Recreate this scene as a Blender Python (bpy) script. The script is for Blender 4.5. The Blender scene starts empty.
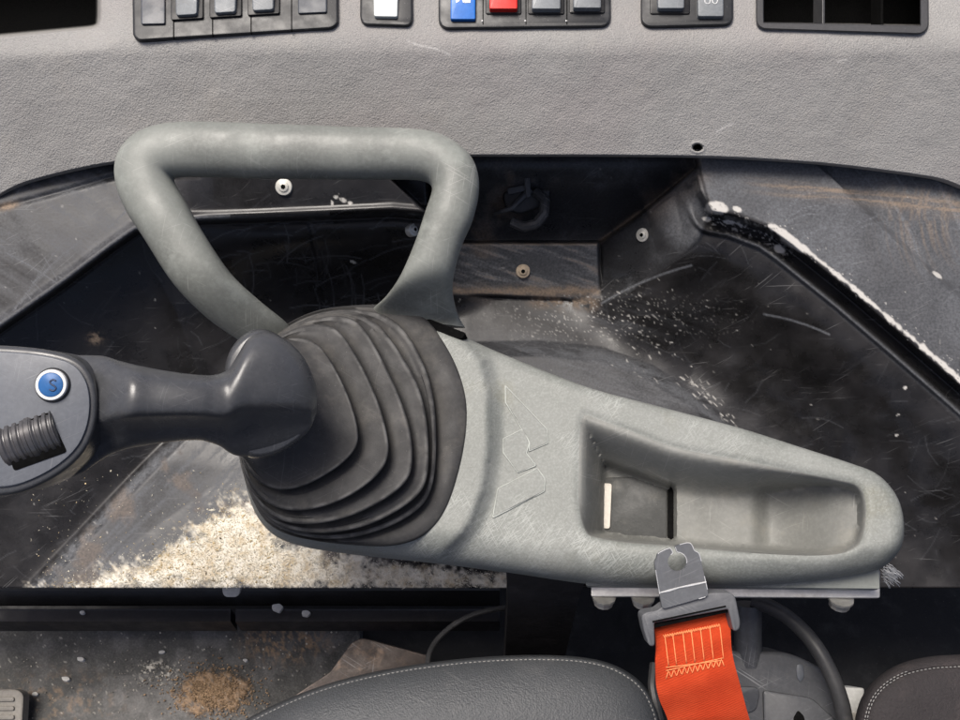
import bpy, bmesh, math, random
import numpy as np
from mathutils import Vector, Matrix
from mathutils.geometry import delaunay_2d_cdt

random.seed(7)
RNG = np.random.default_rng(11)
SC = bpy.context.scene
COL = SC.collection

# ------------------------------------------------------------------ frame
# Lengths are metres.  The cab is laid out in a frame whose x axis runs to the
# right of the picture, y up and z towards the viewer; it is then turned so
# that gravity points down (the viewer looks down at 55 degrees).
S = 0.00068
H = 0.60
ALPHA = math.radians(35)
CA, SA = math.cos(ALPHA), math.sin(ALPHA)
HOR = -math.tan(ALPHA)                      # dz/dy of a level surface


def plane_at(px, py, z, b=0.0, c=0.0):
    x = (px - 480) * S * (H - z) / H
    y = (360 - py) * S * (H - z) / H
    return (z - b * x - c * y, b, c)


def plane_z(px, py, pl):
    a, b, c = pl
    q = b * (px - 480) * S + c * (360 - py) * S
    return (a + q) / (1 + q / H)


def P(px, py, z):
    """picture point at height z -> layout frame (arrays welcome)"""
    t = (H - z) / H
    x = (np.asarray(px, float) - 480) * S * t
    y = (360 - np.asarray(py, float)) * S * t
    return np.stack([x, y, np.broadcast_to(z, x.shape)], -1)


def PL(px, py, pl, w=0.0):
    pl2 = (pl[0] + w * math.sqrt(pl[1] ** 2 + pl[2] ** 2 + 1), pl[1], pl[2])
    px = np.asarray(px, float); py = np.asarray(py, float)
    return P(px, py, plane_z(px, py, pl2))


def normal(pl):
    n = np.array([-pl[1], -pl[2], 1.0])
    return n / np.linalg.norm(n)


FLOOR = plane_at(200, 690, -0.33, 0, HOR)
_f = P(200, 690, -0.33)
LIFT = -(SA * _f[1] + CA * _f[2])


def W(v):
    v = np.asarray(v, float)
    out = np.empty_like(v)
    out[..., 0] = v[..., 0]
    out[..., 1] = CA * v[..., 1] - SA * v[..., 2]
    out[..., 2] = SA * v[..., 1] + CA * v[..., 2] + LIFT
    return out


DOWN = np.array([0, -SA, -CA])              # gravity in the layout frame

# ------------------------------------------------------------------ numpy helpers


def hash2(ix, iy, seed):
    n = (ix.astype(np.int64) * 374761393 + iy.astype(np.int64) * 668265263 + seed * 974711) & 0xffffffff
    n = ((n ^ (n >> 13)) * 1274126177) & 0xffffffff
    return ((n ^ (n >> 16)) & 0xffff) / 65535.0


def vnoise(x, y, seed=0):
    ix = np.floor(x); iy = np.floor(y)
    fx = x - ix; fy = y - iy
    fx = fx * fx * (3 - 2 * fx); fy = fy * fy * (3 - 2 * fy)
    a = hash2(ix, iy, seed); b = hash2(ix + 1, iy, seed)
    c = hash2(ix, iy + 1, seed); d = hash2(ix + 1, iy + 1, seed)
    return (a * (1 - fx) + b * fx) * (1 - fy) + (c * (1 - fx) + d * fx) * fy


def fbm(x, y, oct=4, seed=0):
    s = 0; amp = 0.5; tot = 0
    for k in range(oct):
        s = s + amp * vnoise(x * 2 ** k, y * 2 ** k, seed + k * 17)
        tot += amp; amp *= 0.55
    return s / tot


def sst(a, b, x):
    t = np.clip((x - a) / (b - a), 0, 1)
    return t * t * (3 - 2 * t)


def pdist(x, y, pts, closed=False, signed=False):
    """distance to a polyline; signed: positive on the left hand of travel (picture y down)"""
    pts = [tuple(p) for p in pts]
    if closed:
        pts = pts + [pts[0]]
    best = np.full(np.shape(x), 1e9); sg = np.ones(np.shape(x))
    for (x0, y0), (x1, y1) in zip(pts[:-1], pts[1:]):
        dx, dy = x1 - x0, y1 - y0
        L = dx * dx + dy * dy
        if L < 1e-12:
            continue
        t = np.clip(((x - x0) * dx + (y - y0) * dy) / L, 0, 1)
        ex = x - (x0 + t * dx); ey = y - (y0 + t * dy)
        d = np.hypot(ex, ey)
        m = d < best - 1e-9
        best = np.where(m, d, best)
        sg = np.where(m, np.where(dx * ey - dy * ex < 0, 1.0, -1.0), sg)
    return best * sg if signed else best


def inside(x, y, poly):
    r = np.zeros(np.shape(x), bool)
    n = len(poly)
    for i in range(n):
        x0, y0 = poly[i]; x1, y1 = poly[(i + 1) % n]
        if y0 == y1:
            continue
        c = ((y0 > y) != (y1 > y)) & (x < (x1 - x0) * (y - y0) / (y1 - y0) + x0)
        r ^= c
    return r


def sdf(x, y, poly):
    """positive inside"""
    d = pdist(x, y, poly, closed=True)
    return np.where(inside(x, y, poly), d, -d)


def catmull(pts, n, closed=True):
    pts = np.asarray(pts, float)
    m = len(pts)
    out = []
    segs = m if closed else m - 1
    for i in range(segs):
        if closed:
            p0, p1, p2, p3 = pts[(i - 1) % m], pts[i], pts[(i + 1) % m], pts[(i + 2) % m]
        else:
            p0, p1, p2, p3 = pts[max(i - 1, 0)], pts[i], pts[i + 1], pts[min(i + 2, m - 1)]
        for k in range(8):
            t = k / 8
            out.append(0.5 * ((2 * p1) + (-p0 + p2) * t + (2 * p0 - 5 * p1 + 4 * p2 - p3) * t * t + (-p0 + 3 * p1 - 3 * p2 + p3) * t ** 3))
    if not closed:
        out.append(pts[-1])
    return resample(np.array(out), n, closed)


def resample(out, n, closed=True):
    out = np.asarray(out, float)
    if closed:
        out = np.vstack([out, out[:1]])
    L = np.concatenate([[0], np.cumsum(np.linalg.norm(np.diff(out, axis=0), axis=1))])
    s = np.linspace(0, L[-1], n + 1)[:-1] if closed else np.linspace(0, L[-1], n)
    return np.stack([np.interp(s, L, out[:, k]) for k in range(out.shape[1])], 1)


def inset(poly, d):
    """move a closed px polygon inwards by d"""
    p = np.asarray(poly, float)
    a = np.roll(p, 1, 0); b = np.roll(p, -1, 0)
    t1 = p - a; t2 = b - p
    t1 /= np.maximum(np.linalg.norm(t1, axis=1, keepdims=True), 1e-9)
    t2 /= np.maximum(np.linalg.norm(t2, axis=1, keepdims=True), 1e-9)
    n1 = np.stack([-t1[:, 1], t1[:, 0]], 1); n2 = np.stack([-t2[:, 1], t2[:, 0]], 1)
    n = n1 + n2
    den = np.maximum(1 + (n1 * n2).sum(1, keepdims=True), 0.35)
    area = 0.5 * np.sum(p[:, 0] * b[:, 1] - b[:, 0] * p[:, 1])
    return p + n / den * d * (1 if area > 0 else -1)


def rrect(cx, cy, w, h, r, rot=0.0, k=5):
    pts = []
    for (sx, sy, a0) in ((1, 1, 0), (-1, 1, 90), (-1, -1, 180), (1, -1, 270)):
        for i in range(k + 1):
            a = math.radians(a0 + 90 * i / k)
            pts.append((sx * (w / 2 - r) + r * math.cos(a), sy * (h / 2 - r) + r * math.sin(a)))
    c, s = math.cos(math.radians(rot)), math.sin(math.radians(rot))
    return [(cx + x * c - y * s, cy + x * s + y * c) for x, y in pts]


def rpoly(pts, r, k=5):
    """round the corners of a px polygon"""
    pts = [np.array(p, float) for p in pts]
    out = []
    n = len(pts)
    rr = r if isinstance(r, (list, tuple)) else [r] * n
    for i in range(n):
        a, p, b = pts[i - 1], pts[i], pts[(i + 1) % n]
        d1 = min(rr[i], np.linalg.norm(a - p) * .49); d2 = min(rr[i], np.linalg.norm(b - p) * .49)
        s = p + (a - p) / max(np.linalg.norm(a - p), 1e-9) * d1
        e = p + (b - p) / max(np.linalg.norm(b - p), 1e-9) * d2
        for j in range(k + 1):
            t = j / k
            out.append(tuple((1 - t) ** 2 * s + 2 * t * (1 - t) * p + t * t * e))
    return out

# ------------------------------------------------------------------ mesh building


class MB:
    def __init__(self):
        self.v = []; self.f = []; self.m = []; self.attr = {}

    def add(self, verts, faces, mi=0):
        o = len(self.v)
        self.v.extend([tuple(map(float, p)) for p in verts])
        for f in faces:
            self.f.append(tuple(i + o for i in f)); self.m.append(mi)
        return o

    def rings(self, rings, mi=0, closed=True, cap0=False, cap1=False):
        n = len(rings[0]); V = []; F = []
        for r in rings:
            V.extend(r)
        for i in range(len(rings) - 1):
            for j in range(n if closed else n - 1):
                k = (j + 1) % n
                F.append((i * n + j, i * n + k, (i + 1) * n + k, (i + 1) * n + j))
        if cap0:
            F.append(tuple(reversed(range(n))))
        if cap1:
            b = (len(rings) - 1) * n
            F.append(tuple(range(b, b + n)))
        self.add(V, F, mi)

    def prism(self, poly, pl, w, thick, bev=0.0, nb=3, mi=0, bevh=None, dome=0.0, flare=0.0, down=None):
        """solid with its top face w above the plane, rounded upper edge (bev in px)"""
        poly = np.asarray(poly, float)
        n = normal(pl) if down is None else -np.asarray(down, float)
        bevh = bev * S if bevh is None else bevh
        rings = []
        top = PL(poly[:, 0], poly[:, 1], pl, w - bevh)
        low = top - n * (thick - bevh)
        if flare:
            c = low.mean(0); low = c + (low - c) * (1 + flare)
        rings += [low, top]
        for k in range(1, nb + 1):
            if bev <= 0:
                break
            a = math.pi / 2 * k / nb
            q = inset(poly, bev * (1 - math.cos(a)))
            rings.append(PL(q[:, 0], q[:, 1], pl, w - bevh + bevh * math.sin(a)))
        if dome:
            c = poly.mean(0); q0 = inset(poly, bev) if bev > 0 else poly
            for k in range(1, 6):
                f = 1 - k / 6
                q = c + (q0 - c) * f
                rings.append(PL(q[:, 0], q[:, 1], pl, w + dome * (1 - f * f)))
        self.rings(rings, mi, True, True, True)

    def tube(self, path, rad, n=12, mi=0, caps=True):
        path = np.asarray(path, float)
        m = len(path)
        rad = np.broadcast_to(np.asarray(rad, float), (m,))
        T = np.gradient(path, axis=0)
        T /= np.linalg.norm(T, axis=1, keepdims=True)
        ref = np.array([0.13, 0.2, 0.97])
        R = []
        for i in range(m):
            u = np.cross(T[i], ref); u /= np.linalg.norm(u)
            v = np.cross(u, T[i])
            a = np.linspace(0, 2 * math.pi, n, endpoint=False)
            R.append(path[i] + rad[i] * (np.cos(a)[:, None] * u + np.sin(a)[:, None] * v))
        self.rings(R, mi, True, caps, caps)

    def lathe(self, c, axis, prof, n=24, mi=0):
        """prof: (radius, height along axis)"""
        axis = np.asarray(axis, float); axis /= np.linalg.norm(axis)
        u = np.cross(axis, [0.3, 1, 0.1]); u /= np.linalg.norm(u)
        v = np.cross(axis, u)
        a = np.linspace(0, 2 * math.pi, n, endpoint=False)
        R = [np.asarray(c) + axis * h + r * (np.cos(a)[:, None] * u + np.sin(a)[:, None] * v) for r, h in prof]
        self.rings(R, mi, True, True, True)

    def build(self, name, mats, parent=None, origin=None, sharp=35, smooth=True, recalc=True):
        verts = W(np.array(self.v))
        if parent is not None:
            root = parent
            off = np.array(root.get('_o', (0, 0, 0)))
        else:
            off = np.array(origin) if origin is not None else np.array([verts[:, 0].mean(), verts[:, 1].mean(), verts[:, 2].min()])
        me = bpy.data.meshes.new(name)
        me.from_pydata((verts - off).tolist(), [], self.f)
        mats = mats if isinstance(mats, (list, tuple)) else [mats]
        for m in mats:
            me.materials.append(m)
        me.polygons.foreach_set('material_index', self.m)
        if recalc:
            bm = bmesh.new(); bm.from_mesh(me)
            bmesh.ops.recalc_face_normals(bm, faces=bm.faces)
            bm.to_mesh(me); bm.free()
        for k, arr in self.attr.items():
            at = me.color_attributes.new(k, 'FLOAT_COLOR', 'POINT')
            at.data.foreach_set('color', np.asarray(arr, np.float32).ravel())
        me.polygons.foreach_set('use_smooth', [smooth] * len(me.polygons))
        if smooth and sharp:
            me.set_sharp_from_angle(angle=math.radians(sharp))
        me.update()
        o = bpy.data.objects.new(name, me)
        COL.objects.link(o)
        if parent is None:
            o.location = off
            o['_o'] = tuple(off)
        else:
            o.parent = parent
            o['_o'] = tuple(off)
        return o


def thing(name, label, cat, base, group=None):
    o = bpy.data.objects.new(name, None)
    COL.objects.link(o)
    w = W(np.asarray(base, float))
    o.location = w
    o['_o'] = tuple(w)
    o['label'] = label; o['category'] = cat
    if group:
        o['group'] = group
    o.empty_display_size = 0.02
    return o


def tag(o, label, cat, group=None):
    o['label'] = label; o['category'] = cat
    if group:
        o['group'] = group
    return o


def grid_mesh(name, V, mats, attr=None, parent=None, origin=None, flip=False):
    """V: (rows, cols, 3) in the layout frame -> smooth sheet"""
    r, c, _ = V.shape
    verts = W(V.reshape(-1, 3))
    if parent is not None:
        off = np.array(parent['_o'])
    else:
        off = np.array(origin) if origin is not None else np.array([verts[:, 0].mean(), verts[:, 1].mean(), verts[:, 2].min()])
    idx = np.arange(r * c).reshape(r, c)
    q = np.stack([idx[:-1, :-1], idx[1:, :-1], idx[1:, 1:], idx[:-1, 1:]], -1).reshape(-1, 4)
    if flip:
        q = q[:, ::-1]
    me = bpy.data.meshes.new(name)
    me.vertices.add(r * c); me.vertices.foreach_set('co', (verts - off).astype(np.float32).ravel())
    me.loops.add(q.size); me.loops.foreach_set('vertex_index', q.astype(np.int32).ravel())
    me.polygons.add(len(q)); me.polygons.foreach_set('loop_start', np.arange(0, q.size, 4, dtype=np.int32))
    me.polygons.foreach_set('loop_total', np.full(len(q), 4, np.int32))
    me.polygons.foreach_set('use_smooth', np.ones(len(q), bool))
    for m in (mats if isinstance(mats, (list, tuple)) else [mats]):
        me.materials.append(m)
    me.update(calc_edges=True)
    for k, arr in (attr or {}).items():
        at = me.color_attributes.new(k, 'FLOAT_COLOR', 'POINT')
        at.data.foreach_set('color', np.asarray(arr, np.float32).ravel())
    me.validate()
    o = bpy.data.objects.new(name, me)
    COL.objects.link(o)
    o['_o'] = tuple(off)
    if parent is not None:
        o.parent = parent
    else:
        o.location = off
    return o

# ------------------------------------------------------------------ materials


class NT:
    def __init__(self, name):
        self.mat = bpy.data.materials.new(name)
        self.mat.use_nodes = True
        self.n = self.mat.node_tree.nodes; self.l = self.mat.node_tree.links
        self.b = self.n['Principled BSDF']
        self.tc = self.n.new('ShaderNodeTexCoord')

    def map(self, scale=(1, 1, 1), rot=(0, 0, 0), loc=(0, 0, 0)):
        m = self.n.new('ShaderNodeMapping')
        m.inputs['Scale'].default_value = scale
        m.inputs['Rotation'].default_value = [math.radians(a) for a in rot]
        m.inputs['Location'].default_value = loc
        self.l.new(self.tc.outputs['Object'], m.inputs['Vector'])
        return m.outputs[0]

    def noise(self, scale, vec=None, detail=4, rough=0.55, dist=0.0):
        t = self.n.new('ShaderNodeTexNoise')
        t.inputs['Scale'].default_value = scale; t.inputs['Detail'].default_value = detail
        t.inputs['Roughness'].default_value = rough; t.inputs['Distortion'].default_value = dist
        self.l.new(vec if vec is not None else self.tc.outputs['Object'], t.inputs['Vector'])
        return t.outputs[0]

    def voro(self, scale, vec=None, feature='F1'):
        t = self.n.new('ShaderNodeTexVoronoi')
        t.feature = feature
        t.inputs['Scale'].default_value = scale
        self.l.new(vec if vec is not None else self.tc.outputs['Object'], t.inputs['Vector'])
        return t.outputs[0]

    def ramp(self, x, a, b, lo=0.0, hi=1.0):
        t = self.n.new('ShaderNodeMapRange')
        t.interpolation_type = 'SMOOTHSTEP'
        t.inputs['From Min'].default_value = a; t.inputs['From Max'].default_value = b
        t.inputs['To Min'].default_value = lo; t.inputs['To Max'].default_value = hi
        self.l.new(x, t.inputs['Value'])
        return t.outputs[0]

    def math(self, op, a, b=None, clamp=False):
        t = self.n.new('ShaderNodeMath'); t.operation = op; t.use_clamp = clamp
        for i, q in enumerate((a, b)):
            if q is None:
                continue
            if isinstance(q, (int, float)):
                t.inputs[i].default_value = q
            else:
                self.l.new(q, t.inputs[i])
        return t.outputs[0]

    def mix(self, fac, a, b):
        t = self.n.new('ShaderNodeMix'); t.data_type = 'RGBA'
        for s, q in ((t.inputs[0], fac), (t.inputs[6], a), (t.inputs[7], b)):
            if isinstance(q, (int, float)):
                s.default_value = q
            elif isinstance(q, (tuple, list)):
                s.default_value = (*q, 1)
            else:
                self.l.new(q, s)
        return t.outputs[2]

    def attr(self, name):
        t = self.n.new('ShaderNodeAttribute'); t.attribute_name = name
        s = self.n.new('ShaderNodeSeparateColor')
        self.l.new(t.outputs['Color'], s.inputs[0])
        return s.outputs[0], s.outputs[1], s.outputs[2], t.outputs['Alpha']

    def bump(self, h, strength=0.3, dist=0.0005, prev=None):
        t = self.n.new('ShaderNodeBump')
        t.inputs['Strength'].default_value = strength; t.inputs['Distance'].default_value = dist
        self.l.new(h, t.inputs['Height'])
        if prev is not None:
            self.l.new(prev, t.inputs['Normal'])
        return t.outputs[0]

    def out(self, color=None, rough=None, metal=None, spec=None, nor=None):
        for k, q in (('Base Color', color), ('Roughness', rough), ('Metallic', metal), ('Specular IOR Level', spec), ('Normal', nor)):
            if q is None:
                continue
            if isinstance(q, (int, float)):
                self.b.inputs[k].default_value = q
            elif isinstance(q, (tuple, list)):
                self.b.inputs[k].default_value = (*q, 1)
            else:
                self.l.new(q, self.b.inputs[k])
        return self.mat

    def scratches(self, n=3, freq=900, thr=0.68, seed=0, stretch=40, angs=None, g0=.4, g1=.62):
        """sum of thin straight scratches in several directions"""
        tot = None
        r = random.Random(seed)
        big = self.noise(22, self.map(loc=(seed, 1, 2)), 3)
        gate = self.ramp(big, g0, g1)
        for k in range(n):
            a = angs[k % len(angs)] if angs else r.uniform(0, 180)
            v0 = self.map(rot=(-35 + r.uniform(-8, 8), r.uniform(-8, 8), -a), loc=(r.random() * .5, r.random() * .5, 0))
            m_ = self.n.new('ShaderNodeMapping')
            m_.inputs['Scale'].default_value = (freq / stretch, freq, freq / stretch)
            self.l.new(v0, m_.inputs['Vector'])
            v = m_.outputs[0]
            s = self.ramp(self.noise(1.0, v, 2, 0.5), thr, thr + 0.05)
            tot = s if tot is None else self.math('MAXIMUM', tot, s)
        return self.math('MULTIPLY', tot, gate)


def plastic(name, col, rough=0.5, bump=0.15, bscale=900, var=0.12, dirt=None, dirt_amt=0.3, scr=0.0, scr_col=(0.5, 0.5, 0.5), spec=0.4, speck=0.0, seed=1, metal=0.0, scr_freq=900, bdist=0.0004):
    t = NT(name)
    c = tuple(col)
    n1 = t.noise(14, t.map(loc=(seed, seed * 2, 0)), 6, 0.6)
    base = t.mix(t.ramp(n1, 0.3, 0.7), tuple(x * (1 - var) for x in c), tuple(min(1, x * (1 + var)) for x in c))
    n3 = t.noise(400, t.map(loc=(seed * 3, 0, 0)), 2)
    base = t.mix(t.math('MULTIPLY', t.ramp(n3, 0.35, 0.75), 0.25), base, tuple(min(1, x * 1.5 + 0.01) for x in c))
    rg = t.ramp(t.noise(60, None, 4), 0.3, 0.7, rough - 0.08, min(1, rough + 0.1))
    if dirt:
        d = t.math('MULTIPLY', t.ramp(t.noise(35, t.map(loc=(0, seed * 1.7, 3)), 8, 0.68), 0.5, 0.72), dirt_amt)
        base = t.mix(d, base, dirt)
    if speck:
        sp = t.ramp(t.voro(700, t.map(loc=(seed, 0, seed))), 0.12, 0.06)
        g = t.ramp(t.noise(260, None, 2), 0.56, 0.64)
        base = t.mix(t.math('MULTIPLY', t.math('MULTIPLY', sp, g), speck), base, (0.62, 0.6, 0.56))
    if scr:
        s = t.scratches(3, scr_freq, 0.66, seed)
        base = t.mix(t.math('MULTIPLY', s, scr), base, scr_col)
    nor = None
    if bump:
        nor = t.bump(t.noise(bscale, None, 3), bump, bdist)
    return t.out(base, rg, metal, spec, nor)


def leather(name, col, rough=0.55, cell=700, strength=0.5, dist=0.0006, var=0.1, dirt=None, dirt_amt=0.3, spec=0.35, speck=0.0, scr=0.0, warm=None):
    t = NT(name)
    v = t.voro(cell, t.map(), 'SMOOTH_F1')
    v2 = t.noise(cell * 0.55, None, 4, 0.6, 0.6)
    h = t.math('ADD', t.math('MULTIPLY', v, 0.7), t.math('MULTIPLY', v2, 0.9))
    n1 = t.noise(9, None, 6, 0.6)
    base = t.mix(t.ramp(n1, 0.3, 0.7), tuple(x * (1 - var) for x in col), tuple(x * (1 + var) for x in col))
    base = t.mix(t.ramp(h, 0.45, 0.95, 0, 0.35), base, tuple(x * 0.62 for x in col))
    if warm:
        base = t.mix(t.ramp(t.noise(7, t.map(loc=(4, 4, 1)), 4), 0.5, 0.7, 0, 0.6), base, warm)
    if dirt:
        d = t.math('MULTIPLY', t.ramp(t.noise(26, None, 8, 0.7), 0.5, 0.74), dirt_amt)
        base = t.mix(d, base, dirt)
    if scr:
        s = t.scratches(3, 700, 0.68, 5)
        base = t.mix(t.math('MULTIPLY', s, scr), base, (0.5, 0.49, 0.47))
    if speck:
        sp = t.ramp(t.voro(420, None), 0.1, 0.05)
        g = t.ramp(t.noise(300, None, 2), 0.6, 0.68)
        base = t.mix(t.math('MULTIPLY', t.math('MULTIPLY', sp, g), speck), base, (0.6, 0.58, 0.54))
    return t.out(base, rough, 0.0, spec, t.bump(h, strength, dist))


def painted(name):
    """black moulded plastic; attributes carry its dirt and the painted lift of the rear recess"""
    t = NT(name)
    g, br, wh, saw = t.attr('grime_tone')
    fine = t.noise(500, None, 3)
    n1 = t.noise(30, None, 6, 0.65)
    base = t.mix(t.ramp(n1, 0.3, 0.7), (0.010, 0.0095, 0.0095), (0.021, 0.020, 0.021))
    gg = t.math('MULTIPLY', g, t.ramp(fine, 0.25, 0.75, 0.6, 1.25), True)
    base = t.mix(gg, base, (0.145, 0.152, 0.165))
    base = t.mix(t.math('MULTIPLY', br, t.ramp(fine, 0.3, 0.7, 0.6, 1.2), True), base, (0.25, 0.19, 0.14))
    sp = t.ramp(t.voro(520, None), 0.11, 0.05)
    gs = t.ramp(t.noise(190, None, 3), 0.6, 0.66)
    base = t.mix(t.math('MULTIPLY', t.math('MULTIPLY', sp, gs), 0.5), base, (0.4, 0.39, 0.37))
    s = t.scratches(4, 700, 0.69, 3, 30)
    base = t.mix(t.math('MULTIPLY', s, 0.16), base, (0.4, 0.4, 0.4))
    base = t.mix(wh, base, (0.52, 0.505, 0.475))
    sawc = t.mix(t.ramp(t.noise(75, None, 6, 0.7), 0.42, 0.68), (0.80, 0.76, 0.66), (0.55, 0.45, 0.30))
    base = t.mix(saw, base, sawc)
    tot = t.math('ADD', t.math('ADD', gg, br), t.math('ADD', wh, saw), True)
    rg = t.ramp(tot, 0, 1, 0.29, 0.8)
    rg = t.math('ADD', rg, t.ramp(n1, 0.3, 0.7, -0.06, 0.08))
    nb = t.bump(t.noise(420, None, 3), 0.10, 0.0004)
    nb = t.bump(t.noise(60, None, 3), 0.06, 0.002, nb)
    return t.out(base, rg, 0, 0.33, nb)


def simple(name, col, rough=0.5, metal=0.0, spec=0.4, **k):
    return plastic(name, col, rough, metal=metal, spec=spec, **k)


M = {}
M['dash'] = leather('grained grey dash plastic', (0.312, 0.306, 0.294), 0.62, 880, 0.85, 0.0007, 0.08, (0.35, 0.33, 0.30), 0.35, speck=0.35, scr=0.25, warm=(0.282, 0.264, 0.256))
M['dash_dark'] = plastic('dark vent plastic', (0.05, 0.05, 0.052), 0.5, 0.1, speck=0.5)
M['black'] = plastic('black plastic', (0.012, 0.012, 0.013), 0.45, 0.1, speck=0.3)
M['void'] = plastic('matt black', (0.004, 0.004, 0.004), 0.9, 0, spec=0.05)
M['bezel'] = plastic('switch bezel plastic', (0.022, 0.023, 0.025), 0.42, 0.1, speck=0.9, dirt=(0.10, 0.10, 0.10), dirt_amt=0.4)
M['rocker'] = plastic('grey rocker plastic', (0.19, 0.205, 0.215), 0.45, 0.08, speck=0.5, scr=0.4, dirt=(0.09, 0.09, 0.09), dirt_amt=0.4)
M['rocker_dark'] = plastic('charcoal rocker plastic', (0.075, 0.082, 0.095), 0.45, 0.08, speck=0.8, dirt=(0.17, 0.16, 0.16), dirt_amt=0.5)
M['rocker_white'] = plastic('white rocker plastic', (0.66, 0.70, 0.66), 0.4, 0.05, var=0.05)
M['rocker_blue'] = plastic('blue rocker plastic', (0.012, 0.14, 0.50), 0.4, 0.05)
M['rocker_red'] = plastic('red rocker plastic', (0.62, 0.022, 0.015), 0.4, 0.05)
M['icon'] = plastic('white print', (0.75, 0.75, 0.73), 0.5, 0)
M['console'] = None
M['joy'] = plastic('joystick grip plastic', (0.055, 0.057, 0.061), 0.32, 0.12, 1400, 0.1, (0.12, 0.12, 0.12), 0.25, 0.1, spec=0.5, speck=0.2, scr_freq=1600)
M['face'] = plastic('joystick face plastic', (0.125, 0.134, 0.150), 0.42, 0.08, 1200, 0.06, (0.18, 0.19, 0.2), 0.4, 0.15, speck=0.3)
M['rubber'] = plastic('bellows rubber', (0.036, 0.0355, 0.0355), 0.64, 0.22, 1300, 0.14, (0.13, 0.12, 0.105), 0.38, 0.07, (0.3, 0.3, 0.3), spec=0.35, speck=0.55)
M['steel'] = plastic('zinc steel', (0.55, 0.54, 0.51), 0.42, 0.1, metal=0.85, dirt=(0.3, 0.25, 0.2), dirt_amt=0.5, scr=0.4)
M['screw'] = plastic('screw paint', (0.62, 0.61, 0.56), 0.4, 0.1, metal=0.3, dirt=(0.25, 0.2, 0.15), dirt_amt=0.6)
M['screw_dirty'] = plastic('dirty screw', (0.42, 0.34, 0.25), 0.55, 0.2, metal=0.2, dirt=(0.2, 0.14, 0.09), dirt_amt=0.7)
M['tongue'] = plastic('belt tongue steel', (0.115, 0.12, 0.128), 0.5, 0.15, 1500, 0.1, metal=0.2, scr=0.12, dirt=(0.1, 0.1, 0.1), dirt_amt=0.4, speck=0.3)
M['tongue_edge'] = plastic('worn bright steel', (0.75, 0.75, 0.73), 0.35, 0.0, metal=0.6)
M['grip'] = plastic('belt grip plastic', (0.105, 0.108, 0.115), 0.5, 0.15, 1000, 0.1, (0.2, 0.2, 0.2), 0.4, 0.2, speck=0.4)
M['seat'] = leather('seat vinyl', (0.06, 0.064, 0.069), 0.46, 900, 0.7, 0.0006, 0.1, (0.12, 0.12, 0.12), 0.3, speck=0.25, scr=0.06)
M['seat_cloth'] = leather('dark seat cloth', (0.04, 0.036, 0.037), 0.8, 800, 0.9, 0.0008, 0.15, (0.075, 0.062, 0.06), 0.6, spec=0.15)
M['thread'] = plastic('grey thread', (0.24, 0.235, 0.225), 0.8, 0)
M['orange_thread'] = plastic('orange thread', (0.92, 0.27, 0.10), 0.8, 0)
M['housing'] = plastic('recliner cover plastic', (0.06, 0.062, 0.067), 0.38, 0.15, 700, 0.12, (0.16, 0.16, 0.16), 0.45, 0.35, speck=0.3)
M['hose'] = plastic('black hose rubber', (0.03, 0.03, 0.031), 0.5, 0.1, 900, 0.1, (0.12, 0.115, 0.11), 0.5)
M['cream'] = plastic('cream insert', (0.66, 0.62, 0.54), 0.55, 0.1, 900, 0.06, (0.4, 0.35, 0.28), 0.4)
M['post'] = plastic('post paint', (0.012, 0.011, 0.013), 0.55, 0.3, 300, 0.2, (0.05, 0.045, 0.045), 0.4)
M['lint'] = plastic('grey lint', (0.42, 0.43, 0.44), 0.9, 0)
M['chip'] = plastic('pale stone', (0.5, 0.49, 0.46), 0.7, 0.4, 300, 0.15)
M['rust_plate'] = plastic('rusty plate', (0.14, 0.115, 0.10), 0.42, 0.3, 300, 0.4, (0.34, 0.235, 0.16), 0.9, 0.4, speck=0.6, metal=0.35)
M['pedal'] = plastic('worn pedal rubber', (0.23, 0.215, 0.19), 0.7, 0.6, 260, 0.2, (0.1, 0.085, 0.07), 0.6)
M['seat_metal'] = plastic('pale painted steel', (0.5, 0.5, 0.48), 0.5, 0.1, 600, 0.1, (0.25, 0.2, 0.15), 0.5)


def console_material(name, seed=0):
    t = NT(name)
    n1 = t.noise(16, t.map(loc=(seed, 0, 0)), 6, 0.6)
    base = t.mix(t.ramp(n1, 0.3, 0.7), (0.165, 0.175, 0.160), (0.245, 0.253, 0.237))
    ol = t.ramp(t.noise(11, t.map(loc=(2, 7, seed)), 5, 0.6), 0.53, 0.68)
    base = t.mix(t.math('MULTIPLY', ol, 0.55), base, (0.185, 0.178, 0.122))
    f = t.noise(650, None, 3)
    base = t.mix(t.ramp(f, 0.38, 0.72, 0, 0.42), base, (0.32, 0.34, 0.315))
    f2 = t.noise(330, None, 3)
    base = t.mix(t.ramp(f2, 0.55, 0.75, 0, 0.45), base, (0.17, 0.18, 0.165))
    s1 = t.scratches(6, 1500, 0.60, 2 + seed, 26, (35, 52, 118, 20), .47, .68)
    base = t.mix(t.math('MULTIPLY', s1, 0.32), base, (0.58, 0.60, 0.57))
    s2 = t.scratches(4, 1200, 0.62, 9 + seed, 22, (60, 140, 5))
    base = t.mix(t.math('MULTIPLY', s2, 0.35), base, (0.14, 0.145, 0.13))
    sp = t.ramp(t.voro(460, None), 0.1, 0.05)
    gs = t.ramp(t.noise(120, None, 3), 0.58, 0.66)
    base = t.mix(t.math('MULTIPLY', t.math('MULTIPLY', sp, gs), 0.6), base, (0.7, 0.7, 0.66))
    h = t.math('ADD', t.noise(900, None, 3), t.math('MULTIPLY', s1, 0.6))
    return t.out(base, t.ramp(n1, 0.3, 0.7, 0.5, 0.68), 0, 0.4, t.bump(h, 0.22, 0.0005))


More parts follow.
